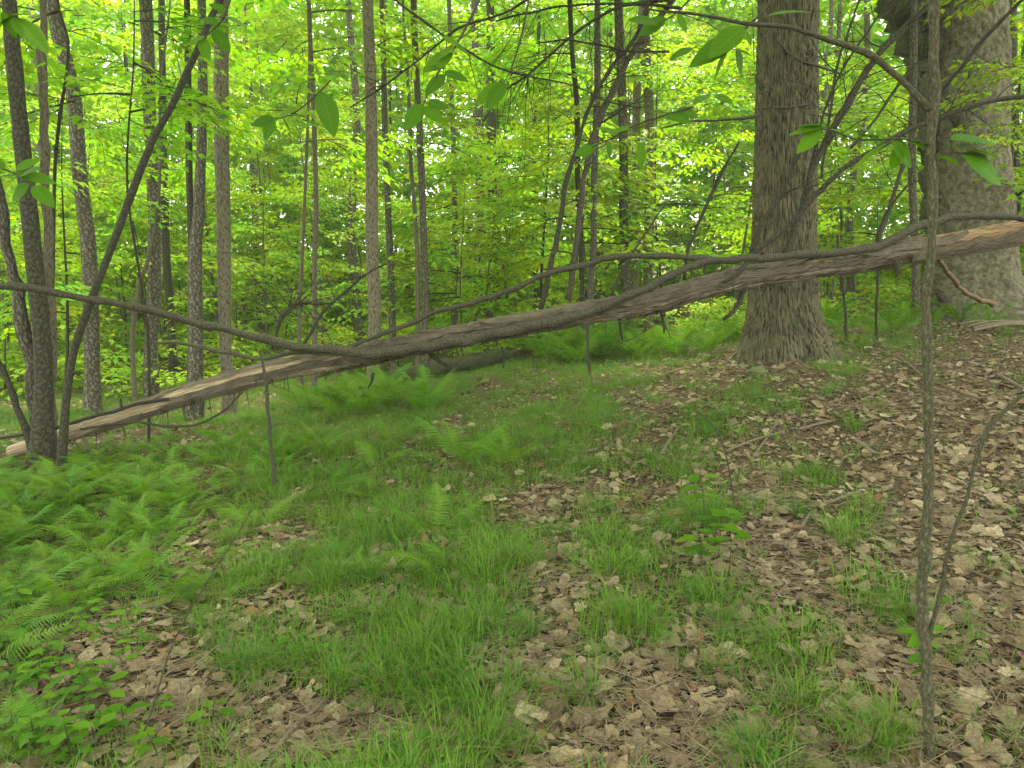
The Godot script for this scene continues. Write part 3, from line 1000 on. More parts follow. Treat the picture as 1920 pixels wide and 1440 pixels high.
	# dead limbs standing up from the trunk; x, y, width in pixels
	var limbs := [
		[[[1012, 580, 13], [1038, 480, 12], [1060, 350, 11], [1083, 267, 10], [1112, 185, 9], [1150, 120, 8], [1193, 67, 8], [1228, -30, 6]], 6.9, 22],
		[[[1064, 562, 16], [1077, 480, 13], [1100, 310, 12], [1133, 203, 13], [1170, 130, 13], [1207, 67, 12], [1260, 3, 10], [1310, -80, 6]], 6.95, 26],
		[[[1260, 0, 8], [1160, 12, 7], [1073, 67, 6], [990, 140, 5], [945, 170, 4], [905, 230, 3]], 6.9, 26],
		[[[1010, -15, 6], [940, 27, 5], [873, 47, 5], [837, 70, 5], [773, 120, 4], [707, 170, 4], [655, 202, 3]], 6.9, 22],
		[[[1280, 16, 6], [1187, 7, 5], [1073, 10, 5], [973, 27, 4], [930, 40, 3]], 6.9, 14],
		[[[735, -5, 5], [790, 37, 5], [833, 67, 5], [880, 97, 5], [923, 123, 4], [990, 143, 4], [1073, 160, 3], [1140, 190, 3], [1207, 203, 2]], 6.8, 22],
		[[[1255, 97, 5], [1187, 97, 5], [1123, 85, 4], [1073, 75, 4], [1010, 80, 2]], 6.8, 14],
		[[[1408, 478, 12], [1425, 425, 11], [1457, 377, 10], [1480, 330, 9], [1495, 285, 7]], 6.85, 5],
		[[[1474, 478, 18], [1510, 373, 16], [1527, 310, 16], [1567, 233, 17], [1617, 150, 16], [1647, 103, 14], [1683, 63, 13], [1743, 7, 12], [1800, -70, 10]], 6.9, 30],
		[[[1408, 480, 10], [1480, 423, 12], [1527, 370, 12], [1580, 320, 12], [1650, 273, 12], [1737, 230, 12], [1813, 203, 11], [1897, 182, 10], [1960, 180, 9]], 6.75, 12],
		[[[1283, 525, 8], [1290, 470, 7], [1323, 390, 7], [1357, 317, 6], [1386, 266, 4]], 6.9, 5],
		[[[1640, 470, 12], [1667, 390, 10], [1690, 323, 9], [1727, 243, 7], [1745, 200, 5]], 7.0, 8],
		[[[1540, 335, 6], [1557, 200, 6], [1572, 117, 6], [1592, 57, 5], [1615, -10, 5]], 6.95, 18],
		[[[1515, 330, 5], [1545, 210, 5], [1580, 130, 4], [1640, 40, 4], [1680, -20, 3]], 6.9, 12],
		[[[1595, 278, 6], [1640, 225, 6], [1680, 165, 6], [1715, 118, 5]], 7.0, 5],
		[[[566, 655, 8], [593, 603, 7], [617, 573, 7], [645, 550, 6], [690, 512, 4], [725, 495, 3]], 6.8, 5],
		[[[510, 655, 5], [520, 620, 6], [530, 592, 10], [545, 577, 6], [562, 566, 5], [590, 570, 4], [625, 567, 3]], 6.8, 30],
		[[[1145, 558, 8], [1165, 510, 7], [1190, 470, 6], [1215, 430, 5], [1250, 380, 4]], 7.0, 3],
		[[[1395, 540, 12], [1385, 570, 11], [1368, 590, 10], [1355, 600, 6]], 6.95, 0],
		[[[1238, 574, 8], [1243, 600, 6], [1245, 625, 4]], 6.75, 2],
		[[[1645, 468, 5], [1650, 430, 5], [1672, 385, 5], [1700, 350, 4], [1740, 330, 3]], 6.8, 4]]
	for a in limbs:
		for q in a[0]: q[2] *= 0.85
		var l := shifted(px_line(a[0], a[1], 0.1), base)
		var o := part("limb", stem_mesh(l, 8, 0.18), M.dark_bark if a[1] < 6.93 else M.dead, t)
		if a[2] > 0:
			side_twigs(o, l, a[2], 0.75, M.dark_bark, 0.3 if a[2] > 12 else 0.5)
	# stubs under and on top of the trunk
	for a in [[[230, 770, 5], [228, 755, 4], [226, 748, 3]], [[700, 700, 6], [697, 715, 5], [690, 728, 3]], [[1160, 590, 6], [1164, 620, 5], [1168, 640, 3]], [[940, 650, 5], [945, 668, 4], [944, 690, 3]], [[805, 660, 9], [823, 676, 9], [838, 684, 6]], [[1740, 480, 7], [1745, 510, 5], [1740, 540, 3]], [[1682, 490, 11], [1684, 505, 10], [1680, 520, 4]]]:
		part("stub", stem_mesh(shifted(px_line(a, 6.7, 0.03), base), 6, 0.2), M.dark_bark, t)
	var tail := shifted(px_line([[0, 822, 5], [60, 812, 5], [130, 795, 6], [200, 775, 6], [270, 755, 6], [330, 747, 5]], 6.72, 0.08), base)
	part("root_strip", stem_mesh(tail, 6, 0.2), M.dark_bark, t)
	part("root_strip", stem_mesh(shifted(px_line([[150, 805, 5], [215, 795, 5], [260, 792, 5], [320, 800, 5], [370, 795, 4], [420, 770, 4], [455, 735, 3]], 6.65, 0.08), base), 6, 0.2), M.dead, t)

	# forked dead limb lying against the fallen trunk
	var main := px_line([[2050, 440, 11, 6.95], [1920, 410, 12, 6.75], [1880, 405, 13, 6.72], [1813, 407, 13, 6.7], [1747, 418, 15, 6.66], [1697, 437, 16, 6.62], [1647, 462, 15, 6.6], [1590, 472, 14, 6.58], [1500, 478, 14, 6.55], [1413, 484, 14, 6.5], [1347, 489, 14, 6.5], [1300, 497, 14, 6.48], [1257, 520, 14, 6.45], [1207, 543, 16, 6.45], [1140, 568, 19, 6.45], [1090, 590, 20, 6.46], [1007, 608, 20, 6.46], [923, 627, 20, 6.46], [853, 640, 20, 6.45], [773, 653, 19, 6.44], [700, 660, 18, 6.4], [640, 655, 17, 6.35], [550, 650, 15, 6.2], [483, 630, 15, 6.1], [383, 610, 14, 5.9], [267, 578, 14, 5.7], [133, 557, 14, 5.5], [43, 538, 14, 5.4], [0, 533, 14, 5.35], [-150, 500, 13, 5.2], [-300, 450, 8, 5.1]], 6.0, 0.08)
	base = pix(923, 627, 6.46)
	t = thing("dead_limb", "long curved dead limb with forked arms resting along the fallen trunk", "branch", base)
	part("stem", stem_mesh(shifted(main, base), 14, 0.1), M.dead, t)
	var arm := shifted(px_line([[640, 655, 7, 6.38], [687, 637, 8, 6.4], [750, 613, 9, 6.4], [827, 583, 9, 6.4], [900, 563, 10, 6.4], [957, 543, 10, 6.4], [1000, 523, 10, 6.4], [1057, 505, 11, 6.42], [1107, 497, 11, 6.44], [1140, 485, 11, 6.45], [1200, 480, 11, 6.48], [1290, 484, 11, 6.5], [1350, 488, 12, 6.5]], 6.4, 0.08), base)
	part("arm", stem_mesh(arm, 10, 0.12), M.dead, t)
	arm = shifted(px_line([[290, 642, 5, 6.3], [333, 643, 7, 6.3], [383, 653, 8, 6.3], [433, 663, 8, 6.3], [493, 672, 8, 6.3], [550, 662, 9, 6.3], [617, 662, 9, 6.33], [700, 662, 9, 6.38]], 6.3, 0.08), base)
	part("arm", stem_mesh(arm, 10, 0.12), M.sapling, t)
	arm = shifted(px_line([[1410, 486, 10, 6.5], [1395, 500, 9, 6.5], [1380, 515, 9, 6.52], [1355, 530, 7, 6.55]], 6.5, 0.08), base)
	part("arm", stem_mesh(arm, 8, 0.15), M.dead, t)

# ---------------------------------------------------------------- trees traced one by one
func build_traced_trees() -> void:
	var hi := {"kind": "far", "low": 6.0, "reach": 2.4, "count": 36, "scale": 1.5, "hue": 2}
	# clump of stems at the end of the fallen trunk
	var t := traced_tree("maple_tree", "dark multi-stemmed maple clump beside the fallen trunk's low end", "tree", "", [[77, 858, 44], [80, 780, 36], [82, 713, 33], [77, 613, 31], [63, 480, 29], [50, 350, 28], [37, 233, 27], [25, 100, 26], [17, 0, 24], [8, -120, 22]], 6.55, M.dark_bark, 11.0, hi, 0.1, 18)
	var b := t.position
	part("stem", stem_mesh(shifted(px_line([[70, 850, 26], [60, 713, 24], [43, 620, 23], [30, 540, 22], [17, 480, 21], [5, 400, 20], [-10, 300, 19], [-40, 100, 17], [-70, -100, 14]], 6.6, 0.14), b), 14), M.maple, t)
	part("stem", stem_mesh(shifted(px_line([[96, 850, 20], [97, 700, 18], [97, 613, 17], [92, 480, 16], [85, 300, 15], [80, 100, 14], [78, -60, 12]], 6.8, 0.14), b), 14), M.birch, t)
	part("stem", stem_mesh(shifted(px_line([[60, 850, 14], [25, 740, 12], [0, 680, 11], [-40, 600, 9]], 6.5, 0.14), b), 10), M.dark_bark, t)
	traced_tree("leaning_sapling", "dark slender sapling leaning diagonally beside the multi-stemmed clump", "sapling", "", [[112, 822, 16], [123, 763, 14], [130, 707, 14], [140, 653, 14], [160, 593, 14], [183, 530, 14], [203, 480, 13], [233, 400, 13], [267, 310, 13], [293, 250, 12], [323, 197, 12], [353, 130, 12], [377, 80, 12], [393, 37, 11], [413, 0, 10], [440, -70, 8]], 6.35, M.dark_bark, 6.5, {"kind": "maple", "low": 4.6, "reach": 1.2, "count": 40, "scale": 1.0, "hue": 0}, 0.08, 12)
	var gd := "trunks standing behind the fallen trunk"
	var list := [
		["maple_tree", "mottled grey-brown trunk behind the leaning sapling, bending as it rises", [[175, 778, 28], [173, 700, 27], [172, 613, 27], [167, 480, 26], [163, 433, 26], [150, 333, 25], [143, 233, 25], [133, 150, 24], [110, 67, 24], [97, 0, 23], [80, -90, 22]], 10.8, "maple"],
		["maple_tree", "slim pale-blotched trunk between the bending trunk and the paired dark trunks", [[284, 745, 25], [283, 647, 24], [290, 547, 24], [290, 480, 23], [288, 333, 23], [280, 200, 22], [278, 100, 22], [273, 0, 21], [268, -90, 20]], 12.6, "maple"],
		["maple_tree", "thin brown trunk just behind the slim pale-blotched trunk", [[325, 735, 16], [323, 647, 15], [312, 480, 14], [308, 350, 13], [306, 200, 12], [303, 0, 11]], 15.0, "dark_bark"],
		["maple_tree", "dark trunk with a straight stem, thicker of a touching pair", [[366, 800, 30], [367, 700, 28], [367, 613, 27], [366, 480, 24], [372, 400, 20], [378, 267, 17], [380, 100, 16], [378, -60, 14]], 9.9, "maple"],
		["maple_tree", "narrow dark trunk rising beside the thicker of the pair", [[356, 790, 14], [360, 620, 13], [359, 467, 13], [355, 330, 12], [353, 217, 12], [352, 60, 11], [350, -60, 10]], 10.4, "dark_bark"],
		["birch_tree", "straight pale trunk with grey lichen next to the touching pair", [[433, 790, 26], [428, 720, 24], [423, 647, 23], [420, 480, 24], [418, 367, 25], [415, 233, 26], [415, 100, 25], [414, -60, 24]], 10.2, "birch"],
		["birch_tree", "slender twin-stemmed birch among the far undergrowth", [[590, 765, 10], [590, 613, 9], [590, 480, 9], [593, 400, 9], [590, 267, 9], [585, 150, 8], [580, 33, 8], [578, -60, 7]], 11.0, "birch"],
		["birch_tree", "very thin pale birch stem beside the twin-stemmed birch", [[563, 750, 7], [562, 560, 7], [567, 480, 6], [573, 333, 6], [578, 200, 5], [580, 60, 5]], 11.6, "birch"],
		["birch_tree", "pale yellow birch with peeling bark standing behind the log's middle", [[702, 740, 26], [702, 650, 24], [702, 547, 24], [698, 480, 23], [697, 300, 22], [695, 167, 21], [690, 33, 20], [687, -70, 19]], 10.5, "birch"],
		["maple_tree", "thin grey trunk beside the pale yellow birch", [[740, 727, 15], [736, 620, 14], [733, 513, 13], [728, 400, 12], [722, 250, 11], [718, 60, 10]], 13.5, "maple"],
		["maple_tree", "narrow brown trunk rising from the mossy rotten log", [[797, 722, 15], [797, 620, 14], [797, 547, 14], [793, 400, 13], [788, 267, 12], [780, 117, 12], [776, -30, 11]], 11.8, "maple"],
		["maple_tree", "thinner stem touching the narrow brown trunk by the rotten log", [[783, 720, 9], [783, 620, 9], [783, 547, 8], [780, 430, 8], [770, 300, 7], [765, 150, 6]], 12.2, "birch"],
		["hemlock_tree", "dark distant hemlock trunk seen through the undergrowth above the rotten log", [[925, 655, 22], [924, 500, 20], [923, 333, 18], [921, 200, 17], [920, 60, 15], [918, -60, 13]], 19.0, "dark_bark"],
		["maple_tree", "thin dark trunk behind the upright dead limbs", [[1098, 660, 10], [1092, 560, 10], [1090, 480, 10], [1083, 333, 10], [1082, 200, 10], [1073, 100, 9], [1068, 0, 9], [1064, -80, 8]], 12.6, "dark_bark"],
		["maple_tree", "slim lichen-spotted trunk between the upright dead limbs and fern bank", [[1106, 668, 13], [1108, 513, 12], [1112, 480, 12], [1115, 300, 12], [1120, 167, 12], [1120, 0, 11], [1122, -90, 10]], 12.0, "maple"],
		["maple_tree", "straight grey-brown trunk rising from the fern bank", [[1177, 645, 20], [1176, 580, 18], [1173, 513, 18], [1170, 400, 18], [1170, 333, 17], [1167, 200, 17], [1160, 27, 16], [1157, -80, 15]], 13.2, "maple"],
		["maple_tree", "mottled trunk rising just behind the fern bank, next to the straight one", [[1213, 628, 20], [1214, 560, 19], [1216, 480, 19], [1218, 333, 18], [1218, 233, 18], [1210, 77, 17], [1206, -80, 16]], 14.2, "birch"],
		["maple_tree", "slim brown trunk between the big hemlock and the old beech", [[1718, 606, 17], [1717, 560, 16], [1717, 497, 15], [1713, 417, 14], [1710, 300, 14], [1713, 117, 13], [1715, -60, 12]], 11.6, "maple"],
		["maple_tree", "forked thin pale stem near the slim pale-blotched trunk", [[253, 735, 10], [250, 690, 9], [248, 630, 9], [257, 557, 9], [265, 520, 8], [277, 490, 7], [290, 430, 6], [300, 330, 5]], 12.0, "birch"],
		["maple_tree", "thin winding dark stem next to the bending trunk", [[97, 830, 8], [97, 700, 7], [98, 560, 7], [100, 473, 6], [103, 317, 6], [113, 213, 6], [123, 150, 5], [128, 77, 5], [112, 20, 4]], 7.2, "dark_bark"],
		["maple_tree", "smooth thin trunk behind the old beech", [[1895, 600, 20], [1900, 480, 18], [1905, 330, 16], [1900, 150, 15], [1898, -60, 13]], 14.0, "maple"]]
	for a in list:
		var c := hi.duplicate()
		if a[3] < 12.5: c.count = 45
		if a[2][0][2] < 12:
			c.count = 50
			c.low = 3.6
			c.reach = 1.4
			c.scale = 1.1
		traced_tree(a[0], a[1], "tree", gd, a[2], a[3], M[a[4]], 9.0 if a[2][0][2] < 12 else 13.0 + rng.randf() * 3.0, c, 0.1, 12 if a[2][0][2] < 20 else 18)
	# a leafy maple sapling beside the leaning one
	var sp := ground(-3.75, -7.5)
	var ms := thing("maple_sapling", "leafy maple sapling with broad lobed leaves behind the leaning sapling", "sapling", sp)
	var ml := smooth_line([Vector3(0, -0.05, 0), Vector3(0.05, 1.2, 0), Vector3(-0.05, 2.6, 0.05), Vector3(0.05, 3.8, 0), Vector3(0.1, 4.6, 0)], [0.016, 0.014, 0.011, 0.008, 0.004], 0.2)
	part("trunk", stem_mesh(ml, 7, 0.05), M.dark_bark, ms)
	crown_of(ms, "maple", ml, 2.7, 4.5, 0.75, 30, 0.9, 0, 4, M.dark_bark)
	# unseen trees added beside and behind the camera so their crowns shade the near slope
	for a in [[-4.6, -2.2, "unseen maple added for shade beside the falling slope, crown high overhead"], [4.3, -1.2, "unseen maple added for shade beside the litter bank, crown high overhead"], [0.6, 3.0, "unseen maple added for shade behind the camera, crown high overhead"], [-3.2, 1.6, "unseen maple added for shade behind the camera on the fern side, crown high overhead"]]:
		var q := ground(a[0], a[1])
		var t2 := thing("maple_tree", a[2], "tree", q, "unseen maples added to shade the near slope")
		var l2 := smooth_line([Vector3(0, -0.2, 0), Vector3(0.05, 3, 0.05), Vector3(-0.05, 7, 0), Vector3(0.05, 11, 0.1), Vector3(0, 14, 0)], [0.2, 0.16, 0.13, 0.09, 0.03], 0.3)
		part("trunk", stem_mesh(l2, 14, 0.1), M.maple, t2)
		crown_of(t2, "distant", l2, 7.0, 14.0, 4.2, 760, 1.6, 1, 4, M.maple)
	# rotten mossy log lying behind
	var lp := []
	var lr := []
	for a in [[735, 705, 20, 11.9], [780, 698, 27, 12.1], [840, 686, 30, 12.3], [890, 678, 30, 12.5], [935, 668, 26, 12.7], [960, 664, 14, 12.8]]:
		var q := pix(a[0], a[1], a[3])
		q.y = maxf(q.y, gh(q.x, q.z) + 0.05)
		lp.append(q)
		lr.append(a[2] * a[3] / FOCAL * 0.5)
	var base: Vector3 = lp[2]
	var lt := thing("rotten_log", "short rotten log with green moss lying in the undergrowth", "log", base)
	part("trunk", stem_mesh(shifted(smooth_line(lp, lr, 0.06), base), 22, 0.35), M.moss_log, lt)

# ---------------------------------------------------------------- the wood behind
func build_wood() -> void:
	# understory saplings with layered foliage
	var n := 0
	var tries := 0
	while n < 132 and tries < 4000:
		tries += 1
		var d := 13.5 + 22.0 * pow(rng.randf(), 1.2) if n > 9 else rng.randf_range(10.5, 13.5)
		var u := rng.randf_range(-0.86, 0.86)
		var p := ground(u * d, -d)
		if d < 13.0 and u > -0.45 and u < 0.66: continue
		var h := rng.randf_range(2.4, 6.5) if d < 18.0 else rng.randf_range(3.0, 11.0)
		var near := d < 16.0
		var kind: String = "maple" if n % 3 == 0 else "beech"
		if d > 17.0: kind = "far"
		var tall: String = "short" if h < 3.2 else "mid-height" if h < 5.0 else "tall"
		var stem_look: String = ["grey-brown", "dark", "pale"][n % 3]
		var lbl := "%s %s sapling on a %s stem just behind the fallen trunk" % [tall, "maple-leaved" if kind == "maple" else "oval-leaved", stem_look]
		if d > 16.0: lbl = "%s yellow-green young tree on a thin %s stem deep in the wood" % [tall, stem_look]
		var t := thing("understory_sapling", lbl, "sapling", p, "near understory saplings" if near else "deep understory saplings")
		var lean := Vector3(rng.randf_range(-0.12, 0.12), 1, rng.randf_range(-0.1, 0.1))
		var line := []
		var rad := []
		var r0 := 0.007 + 0.0042 * h
		for k in 6:
			var f := k / 5.0
			line.append(lean * h * f + Vector3(sin(f * 5.0 + n) * 0.05 * h * 0.3, -0.05 if k == 0 else 0.0, cos(f * 4.0 + n) * 0.06))
			rad.append(r0 * (1.1 - 0.95 * f))
		var sl := smooth_line(line, rad, 0.3)
		part("trunk", stem_mesh(sl, 6, 0.0), [M.maple, M.dark_bark, M.birch][n % 3], t)
		crown_of(t, kind, sl, h * 0.22, h, 0.6 + 0.24 * h, int(18 + h * 10), rng.randf_range(0.85, 1.1), rng.randi_range(2, 5), 3 if near else 0, M.dark_bark)
		n += 1
	# taller trees deeper in the wood
	n = 0
	tries = 0
	while n < 70 and tries < 3000:
		tries += 1
		var d := 15.0 + 33.0 * pow(rng.randf(), 0.9)
		var u := rng.randf_range(-0.9, 0.9)
		var p := ground(u * d, -d)
		var h := rng.randf_range(11.0, 19.0)
		var line := []
		var rad := []
		var r0 := rng.randf_range(0.05, 0.15)
		var t := thing("forest_tree", "%s %s tree with %s bark deep in the wood" % ["very tall" if h > 15.0 else "tall", "slim" if r0 < 0.08 else "middling" if r0 < 0.115 else "stout", ["mottled grey", "dark", "pale", "mottled grey"][n % 4]], "tree", p, "trees deep in the wood")
		for k in 7:
			var f := k / 6.0
			line.append(Vector3(rng.randf_range(-0.12, 0.12), h * f - (0.2 if k == 0 else 0.0), rng.randf_range(-0.12, 0.12)))
			rad.append(r0 * (1.15 - 0.95 * f))
		var sl := smooth_line(line, rad, 0.4)
		part("trunk", stem_mesh(sl, 9, 0.06), [M.maple, M.dark_bark, M.birch, M.maple][n % 4], t)
		crown_of(t, "far", sl, rng.randf_range(5.5, 9.0), h, rng.randf_range(1.8, 3.0), 36, 1.4, rng.randi_range(1, 4), 0, null)
		n += 1
	# knee-high undergrowth on the far ground, and far foliage that reads as one mass
	var st := begin()
	for k in 5200:
		var d := 12.5 + 22.0 * pow(rng.randf(), 1.2)
		var u := rng.randf_range(-0.9, 0.9)
		var p := ground(u * d, -d)
		if noise.get_noise_2d(p.x * 6.0, p.z * 6.0) < -0.12: continue
		p.y += rng.randf_range(0.1, 0.7)
		st.append_from(sprays.far[rng.randi_range(1, 5)], 0, spray_at(p, rng.randf() * TAU, rng.randf_range(-0.2, 0.3), rng.randf_range(0.6, 1.1)))
	var low := part("undergrowth", st.commit(), M.leaf, self)
	tag(low, "knee-high bright green undergrowth covering the ground deep in the wood", "undergrowth", "", "stuff")
	st = begin()
	for k in 28000:
		var d := rng.randf_range(26.0, 62.0)
		var u := rng.randf_range(-0.95, 0.95)
		var p := ground(u * d, -d)
		var open := 0.9 + 0.5 * noise.get_noise_2d(u * 60.0, d * 0.4) + (0.2 if u > -0.2 else 0.0)
		p.y += 23.0 * pow(rng.randf(), 1.15) * open
		st.append_from(sprays.distant[rng.randi_range(0, 5)], 0, spray_at(p, rng.randf() * TAU, rng.randf_range(-0.4, 0.3), rng.randf_range(1.3, 2.4)))
	var far := part("distant_woods", st.commit(), M.leaf, self)
	tag(far, "far green foliage closing the view through the trees", "woods", "", "stuff")

# ---------------------------------------------------------------- what covers the floor
func edge_x(y: float) -> float:         # where the grass gives way to bare litter, in the photograph
	var ys := [560.0, 640.0, 690.0, 760.0, 830.0, 900.0, 960.0, 1050.0, 1150.0, 1250.0, 1350.0, 1500.0]
	var es := [1420.0, 1370.0, 1270.0, 1190.0, 1160.0, 1040.0, 1040.0, 1000.0, 960.0, 930.0, 860.0, 820.0]
	for i in ys.size() - 1:
		if y < ys[i + 1]:
			return lerpf(es[i], es[i + 1], clampf((y - ys[i]) / (ys[i + 1] - ys[i]), 0, 1))
	return 820.0

const GREEN := [[1420, 745, 90], [1330, 800, 80], [1270, 890, 80], [1150, 1010, 130], [1330, 1130, 80], [1600, 990, 60], [1500, 900, 70], [1450, 1230, 100], [1660, 1150, 70], [1640, 1390, 90], [1420, 1420, 80], [1130, 870, 90], [1320, 965, 80], [1690, 655, 60], [1600, 640, 60], [1570, 700, 60], [1880, 610, 50], [1480, 1330, 60], [1180, 1180, 80], [1230, 1100, 70], [1330, 960, 60]]
const BROWN := [[340, 1055, 110], [550, 1010, 70], [330, 1260, 150], [150, 1200, 90], [230, 1370, 120], [560, 1400, 190], [100, 1330, 90], [750, 1100, 50], [860, 800, 40], [850, 870, 40], [980, 960, 70], [700, 1380, 90], [550, 1130, 60], [640, 1200, 50]]

func greenness(p: Vector3) -> float:
	var q := to_pix(p)
	var g := smoothstep(130.0, -130.0, q.x - edge_x(q.y) + 130.0 * patchy.get_noise_2d(p.x * 1.1, p.z * 1.1))
	if p.z < -13.0: g = 0.6
	for a in GREEN:
		var e := Vector2((q.x - a[0]) / a[2], (q.y - a[1]) / (a[2] * 0.6))
		g = maxf(g, 0.85 * exp(-e.length_squared()))
	for a in BROWN:
		var e := Vector2((q.x - a[0]) / a[2], (q.y - a[1]) / (a[2] * 0.6))
		g -= 0.95 * exp(-e.length_squared())
	return clampf(g + 0.75 * patchy.get_noise_2d(p.x * 2.0 + 40.0, p.z * 2.0) + 0.3 * patchy.get_noise_2d(p.x * 7.0, p.z * 7.0 + 9.0), 0.0, 1.0)

func in_view(p: Vector3, margin := 60.0) -> bool:
	var q := to_pix(p)
	return q.x > -margin and q.x < 1920.0 + margin and q.y > -margin and q.y < 1440.0 + margin * 2.0

func spot(near: float, far: float, power: float) -> Vector3:
	var d := near + (far - near) * pow(rng.randf(), power)
	var u := rng.randf_range(-0.82, 0.82)
	return ground(u * d, -d)

func tilt(p: Vector3) -> Basis:         # lie on the slope
	var e := 0.08
	var nm := Vector3(gh(p.x - e, p.z) - gh(p.x + e, p.z), 2.0 * e, gh(p.x, p.z - e) - gh(p.x, p.z + e)).normalized()
	var x := Vector3.RIGHT - nm * nm.x
	x = x.normalized()
	return Basis(x, nm, x.cross(nm))

func dead_tone() -> Color:
	var k := rng.randf()
	var b := rng.randf_range(0.6, 1.15)
	if k < 0.42: return Color(0.3, 0.235, 0.135) * b
	if k < 0.78: return Color(0.2, 0.148, 0.08) * b
	if k < 0.94: return Color(0.37, 0.305, 0.19) * b
	return Color(0.24, 0.13, 0.065) * b

func build_floor_cover() -> void:
	# fallen leaves: the largest in view as single pieces of the ground, the rest as one mass
	var leaves := []
	for k in 50000:
		var p := spot(2.0, 14.0, 1.15)
		if not in_view(p): continue
		var g := greenness(p)
		if rng.randf() < g * 0.62: continue
		var size := rng.randf_range(0.02, 0.062) if rng.randf() < 0.88 else rng.randf_range(0.06, 0.11)
		var b := tilt(p) * Basis(Vector3.UP, rng.randf() * TAU) * Basis(Vector3.RIGHT, rng.randf_range(-0.4, 0.4)) * Basis(Vector3(0, 0, 1), rng.randf_range(-0.35, 0.35))
		if rng.randf() < 0.4: b = b * Basis(Vector3.RIGHT, PI)
		leaves.append([-p.z / size, Transform3D(b.scaled(Vector3.ONE * size), p + Vector3(0, size * rng.randf_range(0.12, 0.3) + 0.004, 0)), in_view(p, -10.0)])
	leaves.sort_custom(func(a, b): return a[0] < b[0])
	var tones := []
	for k in 10:
		var m: StandardMaterial3D = M.dead_leaf.duplicate()
		m.albedo_color = dead_tone().linear_to_srgb()
		m.uv1_offset = Vector3(rng.randf(), rng.randf(), 0)
		tones.append(m)
	var where := []
	var cols := []
	for k in 8:
		where.append([])
		cols.append(PackedColorArray())
	var single := 0
	for l in leaves:
		var v := rng.randi_range(0, 7)
		if single < 300 and l[2]:
			part("fallen_leaf", dead_leaves[v], tones[rng.randi_range(0, 9)], ground_node, l[1])
			single += 1
		else:
			where[v].append(l[1])
			cols[v].append(dead_tone())
	for v in 8:
		var o := multi("leaf_litter", dead_leaves[v], M.dead_leaf, where[v], cols[v], ground_node)
		o.set_meta("kind", "stuff")
	# needles and twiglets
	var bundles := []
	for v in 6:
		var st := begin()
		var n := 0
		var tone := Color(0.15, 0.112, 0.062) * rng.randf_range(0.55, 1.5)
		for k in 7:
			var a := Vector3(rng.randf_range(-0.1, 0.1), rng.randf_range(0.0, 0.015), rng.randf_range(-0.1, 0.1))
			var az := rng.randf() * TAU
			var dir := Vector3(cos(az), rng.randf_range(-0.1, 0.2), sin(az))
			var r := rng.randf_range(0.0007, 0.002)
			n = add_rod(st, n, a, a + dir * rng.randf_range(0.03, 0.15), r, r * 0.6, tone * rng.randf_range(0.8, 1.2))
		bundles.append(finish(st))
	var tst := begin()
	for k in 6500:
		var p := spot(2.0, 11.0, 1.2)
		if not in_view(p) or rng.randf() < greenness(p) * 0.7: continue
		var b := tilt(p) * Basis(Vector3.UP, rng.randf() * TAU)
		tst.append_from(bundles[rng.randi_range(0, 5)], 0, Transform3D(b.scaled(Vector3.ONE * rng.randf_range(0.6, 1.5)), p + Vector3(0, rng.randf_range(0.005, 0.03), 0)))
	var tl := part("twig_litter", tst.commit(), M.twig_litter, ground_node)
	tl.set_meta("kind", "stuff")
	# thin woodland grass
	for v in 3:
		where = []
		var gc := PackedColorArray()
		for k in 9500:
			var p := spot(2.0, 16.0, 1.25)
			if not in_view(p, 100.0): continue
			var g := greenness(p)
			var q := to_pix(p)
			if q.x < 420.0 and p.z > -9.0: g *= 0.45
			if rng.randf() > 0.85 * pow(g, 1.9): continue
			var b := Basis(Vector3.UP, rng.randf() * TAU) * Basis(Vector3.RIGHT, rng.randf_range(-0.25, 0.25))
			var s := rng.randf_range(0.6, 1.25)
			where.append(Transform3D(b.scaled(Vector3(s, s * rng.randf_range(0.7, 1.2), s)), p - Vector3(0, 0.005, 0)))
			var hue := rng.randf()           # every tuft its own hue, wherever it stands
			gc.append(Color(lerpf(0.09, 0.14, hue), lerpf(0.225, 0.235, hue), lerpf(0.024, 0.022, hue)))
		var o := multi("grass", small_tufts[v], M.grass, where, gc, self)
		tag(o, "thin green woodland grass growing through the litter", "grass", "", "stuff")

# ---------------------------------------------------------------- ferns, tufts, seedlings
func fern(p: Vector3, size: float, count: int, upright: float, label: String, group: String) -> void:
	if label.contains("%s"):
		label = label % ["small" if size < 0.27 else "middling" if size < 0.36 else "large", ["four", "five", "six", "seven"][clampi(count - 4, 0, 3)]]
	var t := thing("fern", label, "fern", p, group)
	var a0 := rng.randf() * TAU
	var mats: Array = M.fern_set
	for k in count:
		var az := a0 + TAU * k / count + rng.randf_range(-0.4, 0.4)
		var b := Basis(Vector3.UP, az) * Basis(Vector3(0, 0, 1), upright + rng.randf_range(-0.25, 0.25)) * Basis(Vector3.RIGHT, rng.randf_range(-0.5, 0.5))
		part("frond", fronds[rng.randi_range(0, 3)], mats[rng.randi_range(0, mats.size() - 1)], t, Transform3D(b.scaled(Vector3.ONE * size * rng.randf_range(0.75, 1.15)), Vector3(cos(az), 0, -sin(az)) * 0.02))

